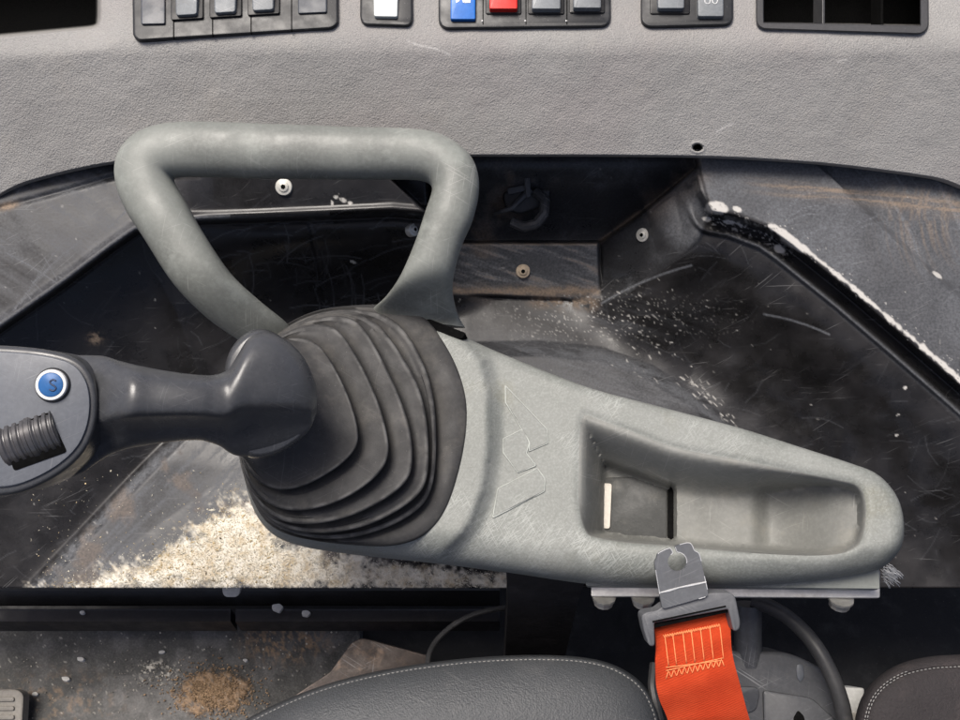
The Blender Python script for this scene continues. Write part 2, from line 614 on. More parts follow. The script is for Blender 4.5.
M['console'] = console_material('worn grey green console plastic')
M['mark'] = plastic('worn pale plastic', (.40, .42, .39), .6, .1)
M['emboss'] = plastic('embossed mark plastic', (.195, .205, .175), .55, .2, 900, .12, (.36, .37, .33), .6, .6, (.6, .62, .58), speck=.4)
M['loop'] = plastic('grey green handle plastic', (0.19, 0.2, 0.183), 0.45, 0.2, 1100, 0.22, (0.31, 0.33, 0.30), 0.6, 0.25, (0.6, 0.6, 0.56), speck=0.4)
M['tray'] = plastic('dulled tray plastic', (0.175, 0.178, 0.165), .6, .2, 900, .15, (.27, .26, .225), .5, .3, (.45, .45, .42), speck=.5)
M['tray_dark'] = plastic('dark tray mat', (0.045, 0.047, 0.045), 0.55, 0.3, 500, 0.15, (0.22, 0.21, 0.18), 0.4, speck=0.6)


def webbing_material():
    t = NT('orange seat belt webbing')
    w = t.n.new('ShaderNodeTexWave'); w.wave_type = 'BANDS'; w.bands_direction = 'X'
    w.inputs['Scale'].default_value = 520; w.inputs['Distortion'].default_value = 0.6
    t.l.new(t.map(rot=(0, 0, 12)), w.inputs['Vector'])
    w2 = t.n.new('ShaderNodeTexWave'); w2.wave_type = 'BANDS'; w2.bands_direction = 'Y'
    w2.inputs['Scale'].default_value = 420; w2.inputs['Distortion'].default_value = 0.8
    t.l.new(t.map(rot=(0, 0, 12)), w2.inputs['Vector'])
    h = t.math('ADD', w.outputs[1], w2.outputs[1])
    n1 = t.noise(40, None, 5)
    base = t.mix(t.ramp(n1, 0.3, 0.7), (0.74, 0.068, 0.016), (0.86, 0.10, 0.028))
    base = t.mix(t.ramp(h, 0.2, 1.6, 0.3, 0), base, (0.45, 0.03, 0.008))
    return t.out(base, 0.7, 0, 0.25, t.bump(h, 0.8, 0.0005))


M['web'] = webbing_material()


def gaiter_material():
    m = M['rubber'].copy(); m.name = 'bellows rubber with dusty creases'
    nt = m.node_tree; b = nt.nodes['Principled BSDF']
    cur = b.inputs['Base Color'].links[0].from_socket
    at = nt.nodes.new('ShaderNodeAttribute'); at.attribute_name = 'rimlight_dust'
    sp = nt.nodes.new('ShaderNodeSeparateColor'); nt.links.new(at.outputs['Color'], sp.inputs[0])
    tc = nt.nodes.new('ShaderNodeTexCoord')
    for ch, sc_, col, amt in ((0, 90, (.17, .168, .162), .55), (1, 50, (.085, .078, .068), .4)):  # first channel: painted pleat-edge highlight; second: dust in the creases
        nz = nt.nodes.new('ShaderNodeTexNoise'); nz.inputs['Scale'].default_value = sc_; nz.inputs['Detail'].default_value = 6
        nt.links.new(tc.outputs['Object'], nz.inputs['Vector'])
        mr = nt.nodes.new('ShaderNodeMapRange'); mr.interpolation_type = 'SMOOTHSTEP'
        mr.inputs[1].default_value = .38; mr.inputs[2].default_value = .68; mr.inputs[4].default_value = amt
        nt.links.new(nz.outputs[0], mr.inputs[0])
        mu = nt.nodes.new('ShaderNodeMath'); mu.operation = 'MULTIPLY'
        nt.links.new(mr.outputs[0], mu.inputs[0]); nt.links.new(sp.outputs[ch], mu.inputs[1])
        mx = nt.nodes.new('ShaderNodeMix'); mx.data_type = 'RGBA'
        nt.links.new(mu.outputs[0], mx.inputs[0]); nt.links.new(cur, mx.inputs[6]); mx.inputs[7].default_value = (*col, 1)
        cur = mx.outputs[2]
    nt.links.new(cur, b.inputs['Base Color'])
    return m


def floor_material():
    t = NT('cab floor plate paint')
    g, br, wh, a = t.attr('grime_tone')
    f = t.noise(420, None, 4)
    base = t.mix(t.ramp(t.noise(40, None, 5), 0.3, 0.7), (0.03, 0.03, 0.029), (0.055, 0.055, 0.052))
    base = t.mix(t.ramp(f, 0.5, 0.75, 0, 0.5), base, (0.15, 0.145, 0.13))
    base = t.mix(t.math('MULTIPLY', g, t.ramp(f, 0.2, 0.8, 0.6, 1.2), True), base, (0.16, 0.155, 0.15))
    base = t.mix(t.math('MULTIPLY', br, t.ramp(f, 0.2, 0.8, 0.5, 1.3), True), base, (0.30, 0.20, 0.12))
    base = t.mix(wh, base, (0.6, 0.57, 0.5))
    return t.out(base, 0.62, 0, 0.35, t.bump(f, 0.5, 0.0012))


M['floor'] = floor_material()
M['ground'] = plastic('dark floor', (0.012, 0.012, 0.0125), 0.5, 0.3, 200, 0.3, (0.05, 0.05, 0.05), 0.5, speck=0.5, spec=0.3)
M['liner'] = painted('scuffed black moulded plastic')


def grain_material():
    t = NT('pale sawdust grains')
    at = t.n.new('ShaderNodeAttribute'); at.attribute_name = 'tint'
    return t.out(at.outputs['Color'], 0.8, 0, 0.2)


M['grain'] = grain_material()

# ------------------------------------------------------------------ painters


def paint_scratch(A, xs, ys, x0, y0, ang, L, width, val, curve=0.0):
    c, s = math.cos(ang), math.sin(ang)
    nseg = max(2, int(L / 12))
    pts = []
    for k in range(nseg + 1):
        t = L * k / nseg
        b = curve * (t / L - .5) ** 2 * L
        pts.append((x0 + c * t - s * b, y0 + s * t + c * b))
    ax = [p[0] for p in pts]; ay = [p[1] for p in pts]
    i0 = np.searchsorted(xs, min(ax) - 3); i1 = np.searchsorted(xs, max(ax) + 3)
    j0 = np.searchsorted(ys, min(ay) - 3); j1 = np.searchsorted(ys, max(ay) + 3)
    if i1 <= i0 or j1 <= j0:
        return
    X, Y = np.meshgrid(xs[i0:i1], ys[j0:j1])
    d = pdist(X, Y, pts)
    m = np.clip(1.2 - d / width, 0, 1) * val
    A[j0:j1, i0:i1] = np.maximum(A[j0:j1, i0:i1], m)

# ================================================================== FLOOR (setting)
mb = MB()
fl = (FLOOR[0] - 0.035, 0, HOR)
gx = np.linspace(-1.3, 1.3, 2)
u = np.array([0, CA, -SA])
c0 = np.array([0, 0, fl[0]])
mb.add([c0 + np.array([x, 0, 0]) + u * y for x, y in ((-1.3, -1.0), (1.3, -1.0), (1.3, 1.3), (-1.3, 1.3))], [(0, 1, 2, 3)])
o = mb.build('floor', M['ground']); o['kind'] = 'structure'

# ------------------------------------------------------------------ floor plate (setting)
xs = np.concatenate([np.arange(-260, 0, 8.), np.arange(0, 361, 1.5)])
ys = np.concatenate([np.arange(620, 722, 1.5), np.arange(726, 900, 8.)])
X, Y = np.meshgrid(xs, ys)
z = plane_z(X, Y, FLOOR)
bumpy = (fbm(X / 6, Y / 6, 4, 3) - .5) * 0.0012
clump = sst(1.05, 0.6, np.hypot((X - 213) / 42, (Y - 692) / 24) + (fbm(X / 9, Y / 9, 3, 8) - .5) * .8)
z = z + bumpy + clump * (0.003 + 0.007 * (fbm(X / 4, Y / 4, 3, 5) - .4))
V = P(X, Y, z)
edge = sst(626, 621, Y) * fbm(X / 8, Y / 4, 3, 1)
brown = np.clip(clump * 1.1 * sst(.2, .5, fbm(X / 3, Y / 3, 3, 2)), 0, 1)
b2 = sst(1.1, 0.2, np.hypot((X - 285) / 55, (Y - 640) / 30)) * sst(.42, .62, fbm(X / 3, Y / 5, 4, 21)) * .9
b3 = sst(1.1, .2, np.hypot((X - 60) / 80, (Y - 700) / 40)) * sst(.5, .7, fbm(X / 5, Y / 5, 4, 31)) * .4
patch = sst(-1, 2, sdf(X, Y, [(102, 676), (160, 672), (222, 678), (240, 760), (105, 760)]))
g = np.clip(.15 + .5 * sst(.45, .75, fbm(X / 20, Y / 20, 4, 4)) + patch * .35 * (1 - clump) + edge * .8, 0, 1)
wh = sst(.84, .9, fbm(X / 2.2, Y / 2.2, 2, 77)) * .5
wh = np.maximum(wh, sst(.62, .74, fbm(X / 2.5, Y / 2.5, 2, 7)) * sst(1.2, .4, np.hypot((X - 158) / 22, (Y - 672) / 14)) * .9)
br = np.clip(np.maximum(np.maximum(brown, b2), b3), 0, 1)
A = np.stack([g, br, wh, np.zeros_like(g)], -1)
# turned-down front and side edges
first = V[:1] + DOWN * 0.03
V = np.concatenate([first, V], 0); A = np.concatenate([A[:1], A], 0)
last = V[:, -1:] + DOWN * 0.03
V = np.concatenate([V, last], 1); A = np.concatenate([A, A[:, -1:]], 1)
o = grid_mesh('floor_plate', V, M['floor'], {'grime_tone': A})
tag(o, 'grimy dark metal floor plate with brown rust clump at lower left', 'floor plate')

# dirt clods on the plate: countless crumbs
mb = MB(); tint = []


def crumb(mb, tint, c, r, col, flat=0.6, el=1.0):
    q = [(1, 0, 0), (-1, 0, 0), (0, 1, 0), (0, -1, 0), (0, 0, 1), (0, 0, -1)]
    a = random.random() * 6.28; ca, sa = math.cos(a), math.sin(a)
    vs = []
    for x, y, zz in q:
        x *= r * el * random.uniform(.7, 1.3); y *= r * random.uniform(.7, 1.3) / math.sqrt(el); zz *= r * flat * random.uniform(.6, 1.2)
        vs.append(np.array(c) + np.array([x * ca - y * sa, x * sa + y * ca, zz]))
    mb.add(vs, [(0, 2, 4), (2, 1, 4), (1, 3, 4), (3, 0, 4), (2, 0, 5), (1, 2, 5), (3, 1, 5), (0, 3, 5)])
    tint.extend([(*col, 1)] * 6)


for k in range(2000):
    r_ = random.gauss(0, .6); th = random.random() * 6.28
    px = 213 + 42 * r_ * math.cos(th); py = 692 + 24 * r_ * math.sin(th)
    if py < 640:
        continue
    zz = float(plane_z(px, py, FLOOR)) + 0.004 * max(0, 1 - abs(r_)) + 0.002
    br_ = random.uniform(.5, 1.25)
    crumb(mb, tint, P(px, py, zz), random.uniform(.0004, .0013), (0.31 * br_, 0.21 * br_, 0.125 * br_), .7, 1.4)
for k in range(260):
    px = random.gauss(160, 14); py = random.gauss(673, 8)
    if random.random() < .5:
        px = random.uniform(20, 340); py = random.uniform(625, 720)
    v_ = random.uniform(.12, .5)
    crumb(mb, tint, P(px, py, float(plane_z(px, py, FLOOR)) + .0012), random.uniform(.0004, .0014), (v_, v_ * .93, v_ * .8))
mb.attr['tint'] = tint
o = mb.build('dirt_crumbs', M['grain'], smooth=False, recalc=False)
o['kind'] = 'stuff'; tag(o, 'brown rusty dirt crumbs scattered over the floor plate', 'dirt')

# pale chips one could pick up
chips = [(81, 659, 5, 0), (66, 679, 5.5, 0), (35, 694, 4.5, 0), (162, 652, 4, 0), (277, 607, 8, 1), (306, 613, 6, 1), (82, 612, 3.5, 1), (245, 660, 3, 0)]
for i, (px, py, r, where) in enumerate(chips):
    mb = MB()
    zz = float(plane_z(px, py, FLOOR)) + .003 if not where else float(plane_z(px, py, plane_at(120, 612, -0.300, 0, HOR))) + .003
    c = P(px, py, zz)
    rr = random.Random(i * 3 + 1)
    pts = rpoly([(px + r * math.cos(a) * rr.uniform(.7, 1.15), py + r * .7 * math.sin(a) * rr.uniform(.6, 1.1)) for a in np.linspace(0, 6.28, 6)[:-1]], 1.5, 2)
    mb.prism(pts, (zz - HOR * 0 - 0, 0, 0) if False else plane_at(px, py, zz, rr.uniform(-.2, .2), HOR + rr.uniform(-.2, .2)), 0.001, 0.004, 1.0, 2)
    o = mb.build('stone_chip', M['chip'], sharp=25)
    big = i in (4, 5)
    tag(o, ('large flat pale chip in the dark channel, left one of two' if i == 4 else 'large angular pale chip in the dark channel, right one of two') if big else 'small pale stone chip lying loose at lower left', 'stone chip', None if big else 'small pale stone chips at lower left')

# dark sill channel under the liner
root = thing('floor_sill', 'black steel sill channel running below the moulded liner', 'sill', P(120, 612, -0.33))
SILL = plane_at(120, 605, -0.30, 0, 0.25)
mb = MB()
mb.prism([(-260, 590), (500, 590), (500, 606), (-260, 606)], (SILL[0] - 0.02, 0, .25), 0, 0.03, 1.5, 2)
mb.build('channel', M['black'], root)
mb = MB()
mb.prism([(-260, 609), (231, 609), (231, 622), (-260, 622)], plane_at(120, 612, -0.300, 0, HOR), 0.0, 0.03, 2, 2)
mb.prism([(235.5, 609), (500, 609), (500, 622), (235.5, 622)], plane_at(120, 612, -0.300, 0, HOR), 0.0, 0.03, 2, 2)
mb.build('rail', M['post'], root)
mb = MB()
mb.prism(rpoly([(222, 587), (241, 587), (239, 595), (236, 597), (226, 597), (223, 594)], 2, 3), plane_at(232, 592, -.25, 0, 0), 0, .006, 1, 2)
mb.build('clip', M['seat_metal'], root)

# rusty angle plate
mb = MB()
pl = plane_at(362, 665, -0.315, 0.0, -0.25)
mb.prism(rpoly([(352, 642), (362, 638), (372, 640), (430, 656), (440, 720), (300, 720), (270, 712), (330, 672)], 3, 3), pl, 0, 0.006, 1.5, 2)
o = mb.build('bracket_plate', M['rust_plate'])
tag(o, 'brown stained angled metal plate beside the grey seat cushion', 'bracket')

# foot pedal
root = thing('foot_pedal', 'pale worn foot pedal corner with treads at lower left', 'pedal', P(0, 710, -.31))
pl = plane_at(5, 705, -0.295, 0, -.35)
mb = MB()
mb.prism(rpoly([(-60, 690), (17, 689), (24, 694), (22, 726), (18, 800), (-60, 800)], 5, 4), pl, 0, .014, 3, 3)
mb.build('pad', M['pedal'], root)
for k in range(4):
    mb = MB()
    y0 = 698 + k * 9
    mb.prism(rpoly([(-50, y0), (14, y0 - 1), (14, y0 + 3.5), (-50, y0 + 4.5)], 1.5, 2), pl, .0022, .004, 1.2, 2)
    mb.build('tread_bar', M['pedal'], root)

# ================================================================== LINER
LR = [(640, 60), (690, 140), (702, 186), (714, 211), (745, 224), (775, 238), (806, 262), (850, 300), (905, 349), (960, 400), (1250, 660)]
# (the picture runs from 714,211 down to 960,380 along the painted edge)
LR = [(640, 60), (692, 140), (703, 190), (714, 209), (735, 213), (770, 226), (790, 240), (810, 256), (850, 288), (905, 335), (960, 383), (1250, 640), (1700, 1040)]
LL = [(-280, 520), (-100, 398), (0, 327), (60, 285), (112, 246), (135, 230), (160, 222), (205, 219), (260, 217), (330, 214), (392, 211), (428, 214), (455, 190), (470, 100)]
BOX = [(440, 242), (599, 242), (601, 298), (590, 301), (440, 294)]
PAN = [(599, 243), (640, 214), (700, 166), (712, 212), (700, 240), (668, 268), (625, 296), (601, 300)]


def liner_z(X, Y, detail=True):
    fl_ = plane_z(X, Y, (-0.232, 0.0, -0.33))
    sh = plane_z(X, Y, (-0.120, 0.0, -0.12))
    dR = pdist(X, Y, LR, signed=True)
    dL = pdist(X, Y, LL, signed=True)
    # walls
    wobble = (fbm(X / 70, Y / 70, 3, 4) - .5) * 22
    tR = 0.80 * sst(-200, -26, dR + wobble) ** 1.25
    tR = tR + 0.045 * sst(-27, -23, dR) - 0.05 * sst(-22, -16, dR) + 0.205 * sst(-9, -1.5, dR)
    tLw = np.clip(1 + (dL + 8) / 245, 0, 1)
    tL = 0.80 * (tLw + .12 * np.sin(tLw * math.pi) * -1) + 0.20 * sst(-6, 0, dL)
    far = sst(150, 330, X)
    tL = tL * (1 - far) + far * (0.80 * sst(-112, -8, dL) + .20 * sst(-6, 0, dL))
    # left pan wall ends in a fold (lighter floor beyond it)
    fold = pdist(X, Y, [(-100, 760), (28, 584), (70, 540), (132, 474), (205, 400), (240, 335), (252, 290)], signed=True)
    tF = 0.34 * sst(-2, 14, fold) * sst(330, 460, Y)
    hollow = -0.025 * np.exp(-((fold - 2) / 16) ** 2) * sst(300, 420, Y)
    dC = 1.0
    tR = np.clip(tR, 0, 1.02); tL = np.clip(tL, 0, 1.0)
    zR = fl_ + (sh - fl_) * tR
    zL = fl_ + (sh - fl_) * tL
    k = 0.010
    h = np.clip(0.5 + 0.5 * (zR - zL) / k, 0, 1)
    z = zL * (1 - h) + zR * h + k * h * (1 - h)
    z = z + (sh - fl_) * (tF * 0 + hollow)
    z = z + 0.42 * (216 - Y) * S * 1.22 * sst(-2, 2, dL) * sst(168, 215, X) * sst(432, 425, X) * (Y < 216)
    # under-dash rear wall between the two shoulders
    inC = sst(428, 436, X - (Y - 214) * .1) * sst(716, 700, X + (Y - 165) * 0.0)
    tb = sst(345, 150, Y)
    zb = -0.262 + 0.06 * tb * sst(250, 160, Y)
    rear = sst(300, 262, Y) * inC * (1 - sst(-2, 4, dR))
    dg = pdist(X, Y, [(520, 299), (600, 241), (640, 212), (700, 164), (740, 132)], signed=True)
    fac = sst(-8, 0, dg)
    rear = rear * (fac + (1 - fac) * sst(670, 590, X))
    z = z * (1 - rear) + zb * rear
    bx = sst(-1.5, 2.5, sdf(X, Y, BOX))
    zbox = -0.243 + 0.022 * (298 - Y) / 56
    z = z * (1 - bx) + np.maximum(zbox, z) * bx
    ps = sdf(X, Y, PAN)
    pn = sst(-1.5, 3, ps) * sst(-6, 40, pdist(X, Y, [(600, 306), (625, 299), (668, 271), (703, 244), (716, 214)], signed=True))
    zp = -0.250 + 0.095 * np.clip((X - 600) / 105, 0, 1.1) + 0.012 * (300 - Y) / 100
    z = z * (1 - pn) + np.maximum(zp, z - 0.004) * pn
    # bulge in the pan bottom beside the console
    bul = np.exp(-((X - 590) / 120) ** 2 - ((Y - 392 - (X - 590) * .25) / 36) ** 2)
    pla = sdf(X, Y, [(400, 352), (470, 346), (540, 345), (600, 351), (650, 368), (700, 400), (742, 440), (720, 500), (400, 430)])
    z = z + 0.013 * sst(-5, 12, pla) + .005 * bul
    bul2 = sst(-2, 16, -fold) * sst(380, 470, Y) * sst(420, 250, X)
    z = z + 0.012 * bul2
    # crease on the right shoulder
    cr = pdist(X, Y, [(845, 190), (862, 206), (905, 246), (960, 296), (1200, 500)], signed=True)
    z = z - 0.010 * sst(-3, 3, cr) * sst(700, 860, X) * sst(-5, 5, dR) + 0.006 * sst(0, 40, cr) * sst(860, 900, X)
    # dark opening in the shoulder behind the grab handle
    op = sdf(X, Y, [(388, 176), (436, 176), (436, 214), (427, 213)])
    z = z - 0.05 * sst(-1, 1.5, op)
    ledge = sst(-2, 2, dL) * sst(216, 222, Y + (X < 190) * 100) * 0
    rib = np.exp(-((dL - 3) / 4) ** 2) * 0.0035
    z = z + rib
    # seam lines in the recess
    z = z - 0.0015 * np.exp(-(pdist(X, Y, [(310, 225), (325, 300)]) / 2.0) ** 2)
    z = z - 0.002 * np.exp(-(pdist(X, Y, [(0, 208), (60, 192), (116, 176), (200, 176)]) / 2.5) ** 2)
    if detail:
        z = z + (fbm(X / 60, Y / 60, 3, 9) - .5) * 0.0012
    return z


st = 1.2
xs = np.concatenate([np.arange(-262, -2, 8.), np.arange(-2, 962, st), np.arange(964, 1480, 8.)])
ys = np.arange(130, 587.6, st)
X, Y = np.meshgrid(xs, ys)
Z = liner_z(X, Y)
V = P(X, Y, Z)
dR = pdist(X, Y, LR, signed=True); dL = pdist(X, Y, LL, signed=True)
N1 = fbm(X / 30, Y / 30, 5, 1); N2 = fbm(X / 6, Y / 6, 4, 2); N3 = fbm(X / 2.2, Y / 2.2, 2, 3)
g = 0.008 + 0.045 * sst(.4, .8, N1) * sst(.3, .7, N2)
shR = sst(-1, 4, dR); shL = sst(-1, 4, dL) * (X < 440)
th = np.arctan2(Y - 330, X - 700); rad = np.hypot(X - 700, Y - 330)
sw = fbm(th * 3 + 5, rad / 3.5, 4, 12)
g = np.maximum(g, shR * (0.54 + 0.5 * (N1 - .4) + .4 * sst(.52, .75, sw) * sst(40, 90, dR)))
lf = fbm((X + Y * .6) / 60, (Y - X * .6) / 5, 4, 14)
g = np.maximum(g, shL * sst(210, 120, X) * (0.30 + 0.5 * (N1 - .45) + .5 * (lf - .5)))
g = np.maximum(g, shL * sst(150, 200, X) * (0.03 + .1 * (N1 - .4)))
rearA = (X > 455) * sst(706, 690, X) * sst(246, 238, Y)
g = np.maximum(g, rearA * (.2 + .3 * sst(.4, .75, N1) * sst(.3, .7, N2)))  # dust, painted paler to brighten the shaded rear recess
bx = sst(-1, 3, sdf(X, Y, BOX)); pn = sst(-1, 3, sdf(X, Y, PAN))
stk = fbm((X + Y * 2.2) / 50, (Y - X * .32) / 3.2, 4, 15)
g = np.maximum(g, bx * (.45 + .6 * sst(.42, .72, stk)))
g = np.maximum(g, pn * (.14 + .3 * sst(.45, .75, N1)))
bow = np.exp(-((Y - (352 + (X - 600) ** 2 / 2600.)) / 9) ** 2) * sst(470, 520, X) * sst(720, 640, X)
lightp = sst(0, 1, np.exp(-((X - 585) / 110) ** 2 - ((Y - 378 - (X - 585) * .28) / 28) ** 2) * 1.6)
g = np.maximum(g, lightp * (.35 + .5 * (stk - .4)))
pla = sdf(X, Y, [(400, 352), (470, 346), (540, 345), (600, 351), (650, 368), (700, 400), (742, 440), (720, 500), (400, 430)])
g = np.maximum(g, np.exp(-((pla - 5) / 8) ** 2) * .6 * sst(.25, .6, stk) * sst(480, 500, X))
g = np.maximum(g, sst(0, 8, pla) * (.18 + .3 * sst(.4, .7, stk)))
fold = pdist(X, Y, [(-100, 760), (28, 584), (70, 540), (132, 474), (205, 400), (240, 335), (252, 290)], signed=True)
ff = sst(-2, 6, -fold) * 0
fl_right = sst(-1, 8, -fold) if False else sst(1, 8, np.where(X > 0, -fold, 0))
low = sst(400, 470, Y) * sst(440, 300, X)
dia = fbm((X * .7 + Y * .7) / 4, (X * .7 - Y * .7) / 40, 4, 16)
g = np.maximum(g, fl_right * low * (.30 + .45 * (N1 - .35) + .35 * sst(.5, .75, dia)))
g = np.maximum(g, np.exp(-((fold + 9) / 6) ** 2) * low * .75 * sst(.3, .6, N2))
# pale lines along the edges
g = np.maximum(g, np.exp(-((dL - 1) / 2.6) ** 2) * (.95 + .3 * (N2 - .5)) * (X < 230))
g = np.maximum(g, np.exp(-((dL + 0) / 2.0) ** 2) * .5 * (X >= 190) * (X < 330))
g = np.maximum(g, np.exp(-((dR + 24) / 3.2) ** 2) * .62 * sst(700, 760, X))
g = np.maximum(g, np.exp(-((X - 597.5) / 2.4) ** 2) * (np.abs(Y - 270) < 28) * .8)
br = bx * .95 * np.exp(-((Y - 291.5 - (N2 - .5) * 6) / 5) ** 2)
br = np.maximum(br, bx * .75 * np.exp(-((Y - 243) / 2.2) ** 2) * sst(.25, .5, N2))
br = np.maximum(br, sst(520, 540, X) * sst(604, 590, X) * np.exp(-((Y - 299 - (X - 520) * .05) / 7) ** 2) * sst(.3, .55, N2) * .8)
diag = pdist(X, Y, [(600, 241), (640, 212), (700, 164)])
br = np.maximum(br, np.exp(-(diag / 2.0) ** 2) * .75 * sst(.2, .5, N2))
br = np.maximum(br, np.exp(-(diag / 16) ** 2) * .4 * sst(.45, .7, N1))
br = np.maximum(br, bx * .45 * sst(.55, .75, stk))
sw2 = fbm(X / 60, (Y - (X - 700) * .07) / 2.6, 4, 18)
band = sst(730, 800, X) * sst(178, 186, Y - (X - 800) * .12) * sst(205, 190, Y - (X - 800) * .12)
br = np.maximum(br, band * (.15 + .6 * sst(.42, .66, sw2)))
th2 = np.arctan2(Y - 220, X - 1010); r2 = np.hypot(X - 1010, Y - 220)
sw3 = fbm(th2 * 2.4, r2 / 2.6, 4, 19)
band2 = sst(860, 915, X) * sst(290, 200, Y) * sst(180, 200, Y) * sst(990, 930, X)
br = np.maximum(br, band2 * .55 * sst(.46, .7, sw3))
br = np.maximum(br, np.exp(-((X - 95) / 6) ** 2 - ((Y - 338) / 5) ** 2) * 1.2 * sst(.35, .6, N3))
br = np.maximum(br, np.exp(-((X - 8) / 9) ** 2 - ((Y - 206 + (X - 8) * .2) / 3.5) ** 2) * 1.3)
br = np.maximum(br, .35 * sst(.5, .72, N1) * sst(480, 470, Y) * (X > 455) * (X < 560) * sst(330, 240, Y))
br = np.maximum(br, fl_right * low * .35 * sst(.55, .72, N1))
wh = np.zeros_like(X)
we = 1.9 + 2.6 * (fbm(X / 7, Y / 7, 4, 41) - .5) * 2
wh = np.maximum(wh, sst(we + 1, we - 1, np.abs(dR - 2.5)) * sst(.34, .44, fbm(X / 9, Y / 9, 4, 42) + .18 * sst(760, 800, X)) * sst(765, 775, X))
for (cx, cy, rx, ry, a) in ((717, 208, 11, 6.5, 5), (737, 209, 4.5, 2.6, 20), (707, 219, 4.5, 2.2, 5), (729, 222, 6, 2, 5), (790, 240, 20, 5.2, 38), (772, 228, 5, 3, 40), (779, 249, 6, 4, 30), (905, 388, 2, 1.4, -20), (937, 275, 6, 2, 35), (898, 415, 1.6, 1, -30), (897, 435, 2.2, 1.1, -20), (350, 203, 2, 2, 0), (343, 200, 3.6, 2, 25), (336, 197, 2.2, 1.8, 0), (332, 203, 1, 2.4, 0), (353, 262, 3, 1.5, 20)):
    a = math.radians(a); ux = (X - cx) * math.cos(a) + (Y - cy) * math.sin(a); uy = -(X - cx) * math.sin(a) + (Y - cy) * math.cos(a)
    wh = np.maximum(wh, sst(1.15, .85, np.hypot(ux / rx, uy / ry) + (N2 - .5) * .5))
gr = np.exp(-((dR + 10) / 9) ** 2) * .9 * sst(700, 720, X) * sst(800, 770, X)
wh = np.maximum(wh, gr * sst(.66, .74, N3) * .9)
wh = wh * sst(.16, .36, N3 * .7 + N2 * .3)
sprayd = np.exp(-((X - 600) / 90) ** 2 - ((Y - 318) / 20) ** 2)
wh = np.maximum(wh, sprayd * sst(.72, .82, fbm(X / 1.7, Y / 1.3, 2, 91)) * .8)
wh = np.maximum(wh, np.exp(-((dR - 6) / 10) ** 2) * sst(760, 780, X) * sst(.78, .86, fbm(X / 2., Y / 2., 2, 92)) * .8)
g = np.maximum(g, sprayd * .22 * sst(.35, .65, stk))
rs = random.Random(5)
for k in range(260):                         # chips sprayed over the pan
    if k < 80:
        x0 = rs.gauss(590, 70); y0 = rs.gauss(318, 16); a = rs.gauss(-.1, .4); L = rs.uniform(.4, 5)
    elif k < 120:
        x0 = rs.gauss(655, 30); y0 = rs.gauss(330, 40) ; a = rs.gauss(.7, .3); L = rs.uniform(1, 8)
    elif k < 165:
        t_ = rs.random(); x0 = 685 + 50 * t_ + rs.gauss(0, 5); y0 = 375 + 55 * t_ + rs.gauss(0, 5); a = rs.gauss(.75, .15); L = rs.uniform(3, 11)
    else:
        x0 = rs.uniform(0, 960); y0 = rs.uniform(160, 580); a = rs.uniform(0, 3); L = rs.uniform(.5, 3)
    paint_scratch(wh, xs, ys, x0, y0, a, L * .5, rs.uniform(.4, .85), rs.uniform(.12, .8))
for k in range(520):                         # hairline scratches
    x0 = rs.uniform(-10, 950); y0 = rs.uniform(165, 580)
    a = rs.gauss(.3, .7) if rs.random() < .6 else rs.gauss(-.7, .4)
    paint_scratch(g, xs, ys, x0, y0, a, rs.uniform(6, 45), .7, rs.uniform(.04, .24), rs.uniform(-.5, .5))
for k in range(60):
    x0 = rs.uniform(205, 400); y0 = rs.uniform(222, 310)
    paint_scratch(g, xs, ys, x0, y0, rs.choice([rs.gauss(1.45, .1), rs.gauss(-.2, .25)]), rs.uniform(10, 60), .8, rs.uniform(.2, .5), .3)
for k in range(26):
    x0 = rs.uniform(780, 850); y0 = rs.uniform(195, 245)
    paint_scratch(g, xs, ys, x0, y0, rs.gauss(-.35, .12), rs.uniform(20, 50), 1.2, rs.uniform(.5, .95), rs.uniform(.2, .7))
g_sh = np.zeros_like(X)
for k in range(34):
    x0 = rs.uniform(0, 130); y0 = rs.uniform(190, 320)
    paint_scratch(g_sh, xs, ys, x0, y0, rs.gauss(-.75, .15) if rs.random() < .6 else rs.gauss(.6, .2), rs.uniform(15, 90), .9, rs.uniform(.5, .95), .1)
g = np.maximum(g, g_sh * sst(2, 6, dL))
for (a, b) in (((120, 195), (165, 235)), ((600, 300), (690, 262)), ((765, 312), (830, 332))):
    paint_scratch(g, xs, ys, a[0], a[1], math.atan2(b[1] - a[1], b[0] - a[0]), math.dist(a, b), 1.3, .9, .15)
# sawdust stain under the heap
SAW = [(40, 588), (110, 574), (150, 557), (178, 540), (195, 526), (212, 512), (235, 504), (255, 512), (272, 530), (300, 545), (350, 556), (430, 566), (470, 571), (512, 576), (512, 592), (40, 592)]
sd = sdf(X, Y, SAW) + (N2 - .5) * 30 + (N3 - .5) * 16 + (fbm((X - Y) / 3, (X + Y) / 22, 3, 23) - .5) * 9 + (fbm(X / 22, Y / 16, 4, 24) - .5) * 34
saw = sst(-8, 14, sd) * .97
g = np.clip(g, 0, 1); br = np.clip(br, 0, 1)
A = np.stack([g, br, np.clip(wh, 0, 1), saw], -1)
# the front lip rolls over and turns down
rows = [V]; ra = [A]
for k in range(1, 5):
    a = k / 4 * math.pi / 2
    r = 0.005
    rows.append(V[-1:] + np.array([0, -.35, 0]) * r * math.sin(a) + np.array([0, .1, -1]) * r * (1 - math.cos(a))); ra.append(A[-1:] * (1 - k / 4))
rows.append(rows[-1] + np.array([0, .012, -.05])); ra.append(A[-1:] * 0)
V2 = np.concatenate(rows, 0); A2 = np.concatenate(ra, 0)
root = thing('footwell_liner', 'scuffed black moulded plastic liner behind the grey console, white chips along its right edge', 'liner', P(480, 588, -0.2))
o = grid_mesh('liner_shell', V2, M['liner'], {'grime_tone': A2}, parent=root)


